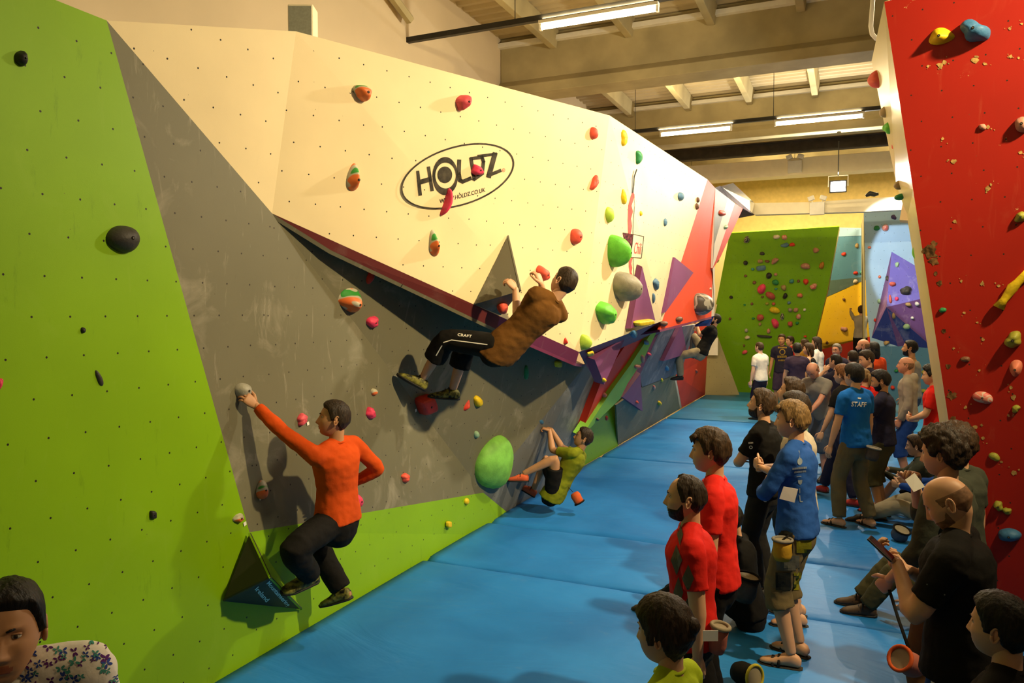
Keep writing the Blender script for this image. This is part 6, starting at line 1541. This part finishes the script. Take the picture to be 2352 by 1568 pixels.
M = Matrix.Translation(hL + V(-.07, -.07, .075)) @ Matrix.Rotation(ps['sf'].to_track_quat('Y', 'Z').to_euler().z, 4, 'Z') @ Matrix.Rotation(radians(-50), 4, 'X')
g = empty('smartphone', tuple(hL + V(-.07, -.07, .075)), 'black phone held up by the bald person in the polo', 'phone')
b = MB(); b.box((-.034, -.005, -.065), (.034, .005, .065), M=M); b.build('casing', plain('phone_black', (.01, .01, .01), .25, .6), g, bevel=.004)
b = MB(); b.box((-.030, -.0065, -.058), (.030, -.005, .058), M=M); b.build('screen', plain('phone_glass', (.02, .025, .03), .08, .7), g)
def chalk_bag(c, label, body, rim, R0=.065, H0=.15, tilt=(0, 0, 1), strap=None):
    c = Vector(c); t = Vector(tilt).normalized(); u = t.cross(V(.3, .9, .1)).normalized(); w = t.cross(u)
    g = empty('chalk_bag', tuple(c), label, 'chalk bag')
    b = MB(); ell(b, [(c - t*H0*.5, u*R0*.35, w*R0*.35), (c - t*H0*.46, u*R0*.8, w*R0*.8), (c - t*H0*.2, u*R0*1.02, w*R0*1.02), (c + t*H0*.15, u*R0*.95, w*R0*.95), (c + t*H0*.44, u*R0, w*R0)], 18); b.build('pouch', body, g, smooth=True)
    b = MB(); b.tube([c + t*H0*.46 + u*cos(a_)*R0 + w*sin(a_)*R0 for a_ in [2*pi*k/20 for k in range(21)]], .010, 8, caps=False); b.build('rim', rim, g, smooth=True)
    b = MB(); b.tube([c + t*(H0*.44), c + t*(H0*.446)], R0*.92, 16); b.build('fleece_lining', CL['stone'], g)
    if strap: b = MB(); b.tube(strap, .009, 6, ratio=.35); b.build('strap', CL['black'], g, smooth=True)
YB = cloth('mustard bag', (.42, .24, .02)); OB = cloth('salmon bag', (.42, .13, .09)); PB = cloth('patterned dark bag', (.05, .04, .035), var=.45); ORB = cloth('orange bag', (.62, .11, .03))
chalk_bag(X(1797, 1262, 5.12), 'mustard and grey chalk bag hanging at the hip of the blond person', YB, CL['grey'], .062, .15, (0, 0, 1), [X(1797, 1240, 5.12), X(1812, 1228, 5.15), X(1836, 1222, 5.2)])
chalk_bag(X(1650, 1467, 3.62), 'salmon pink chalk bag hanging at the hip of the bearded one in red', OB, CL['stone'], .042, .14, (.15, 0, 1))
cb = X(2086, 1522, 3.95); ch = PEOPLE['curly']['arms']['L'][2]
chalk_bag(cb, 'salmon chalk bag dangling on a long dark strap from the hand of the curly one', OB, ORB, .062, .16, (-.55, -.65, .5), [cb + V(0, 0, .08), lerp(cb, ch, .5), ch + V(0, 0, -.06)])
chalk_bag(X(2004, 1042, 8.42), 'dark patterned chalk bag on the back of the STAFF tee', PB, CL['grey'], .072, .15, (.2, 0, 1))
chalk_bag(X(1712, 1350, 5.6), 'dark patterned bag beside the person sitting behind the red tees', PB, CL['black'], .085, .2, (.2, 0, 1))
chalk_bag(X(1325, 1143, 9.15), 'orange chalk bag hanging from the waist of the climber in the olive tee', ORB, CL['black'], .06, .14, (.5, .1, -.9), [X(1316, 1130, 9.15), X(1300, 1112, 9.15), X(1290, 1100, 9.15)])
fb = onz(1712, 1548, .075); chalk_bag(fb, 'black chalk bag with a yellow rim lying on the mat', CL['black'], plain('yellow_rim', (.5, .42, .03), .6, .3), .075, .17, (.8, -.55, .15))
ob = onz(2067, 1226, .07); chalk_bag(ob, 'round navy bag lying on the mat beside the olive trousers', CL['slate blue'], CL['black'], .085, .13, (.3, -.3, .9))
ys_ = onz(2078, 1085, .05); b = MB(); b.tube([ys_ + V(-.12, 0, 0), ys_ + V(-.04, 0, .02), ys_ + V(.05, 0, .02), ys_ + V(.12, 0, .01)], [.03, .05, .05, .03], 10); tag(b.build('climbing_shoe', SHOEY, smooth=True), 'olive yellow climbing shoe left on the mat by the bare legs', 'climbing shoe')
# floral print on the shirt in the corner
ps = PEOPLE['floral']; c = proj(ps['nb']); rn = random.Random(9)
for k_, (m, nme) in enumerate(((cloth('violet flower', (.10, .02, .16)), 'violet floral print'), (cloth('blue flower', (.03, .06, .30)), 'blue floral print'), (cloth('sea green leaf', (.06, .26, .22)), 'sea green floral print'))):
    pol = []
    for i in range(34):
        x, y = c[0] + rn.uniform(-20, 290), c[1] + rn.uniform(-110, 60); r = rn.uniform(5, 11)
        for q_ in range(4):
            a_ = q_*1.57 + rn.uniform(0, 1); pol += disc((x + cos(a_)*r*.7, y + sin(a_)*r*.7), r*.55, r*.28, a_, 8)
    print_on(ps['shirt'], pol, m, 'floral_print', .004 + k_*.001, nme)
# loop print on the far navy tee
for o in bpy.data.objects:
    if o.type == 'MESH' and o.get('label', '').startswith('person in a navy tee with a yellow print'):
        sh = [q for q in o.children if q.name.startswith('tee_shirt')][0]
        YP = plain('mustard_print', (.35, .22, .03), .7, .2)
        print_on(sh, ring((1797, 808), 7, 7, 0, 2, 14) + dashes(1787, 800, 1808, 800, 7, 4, rn) + dashes(1786, 822, 1808, 821, 5, 6, rn) + dashes(1788, 829, 1806, 829, 6, 4, rn), YP, 'chest_print', .01, 'mustard yellow print')

for o in bpy.data.objects:
    for k_ in ('_o', '_j'):
        if k_ in o: del o[k_]
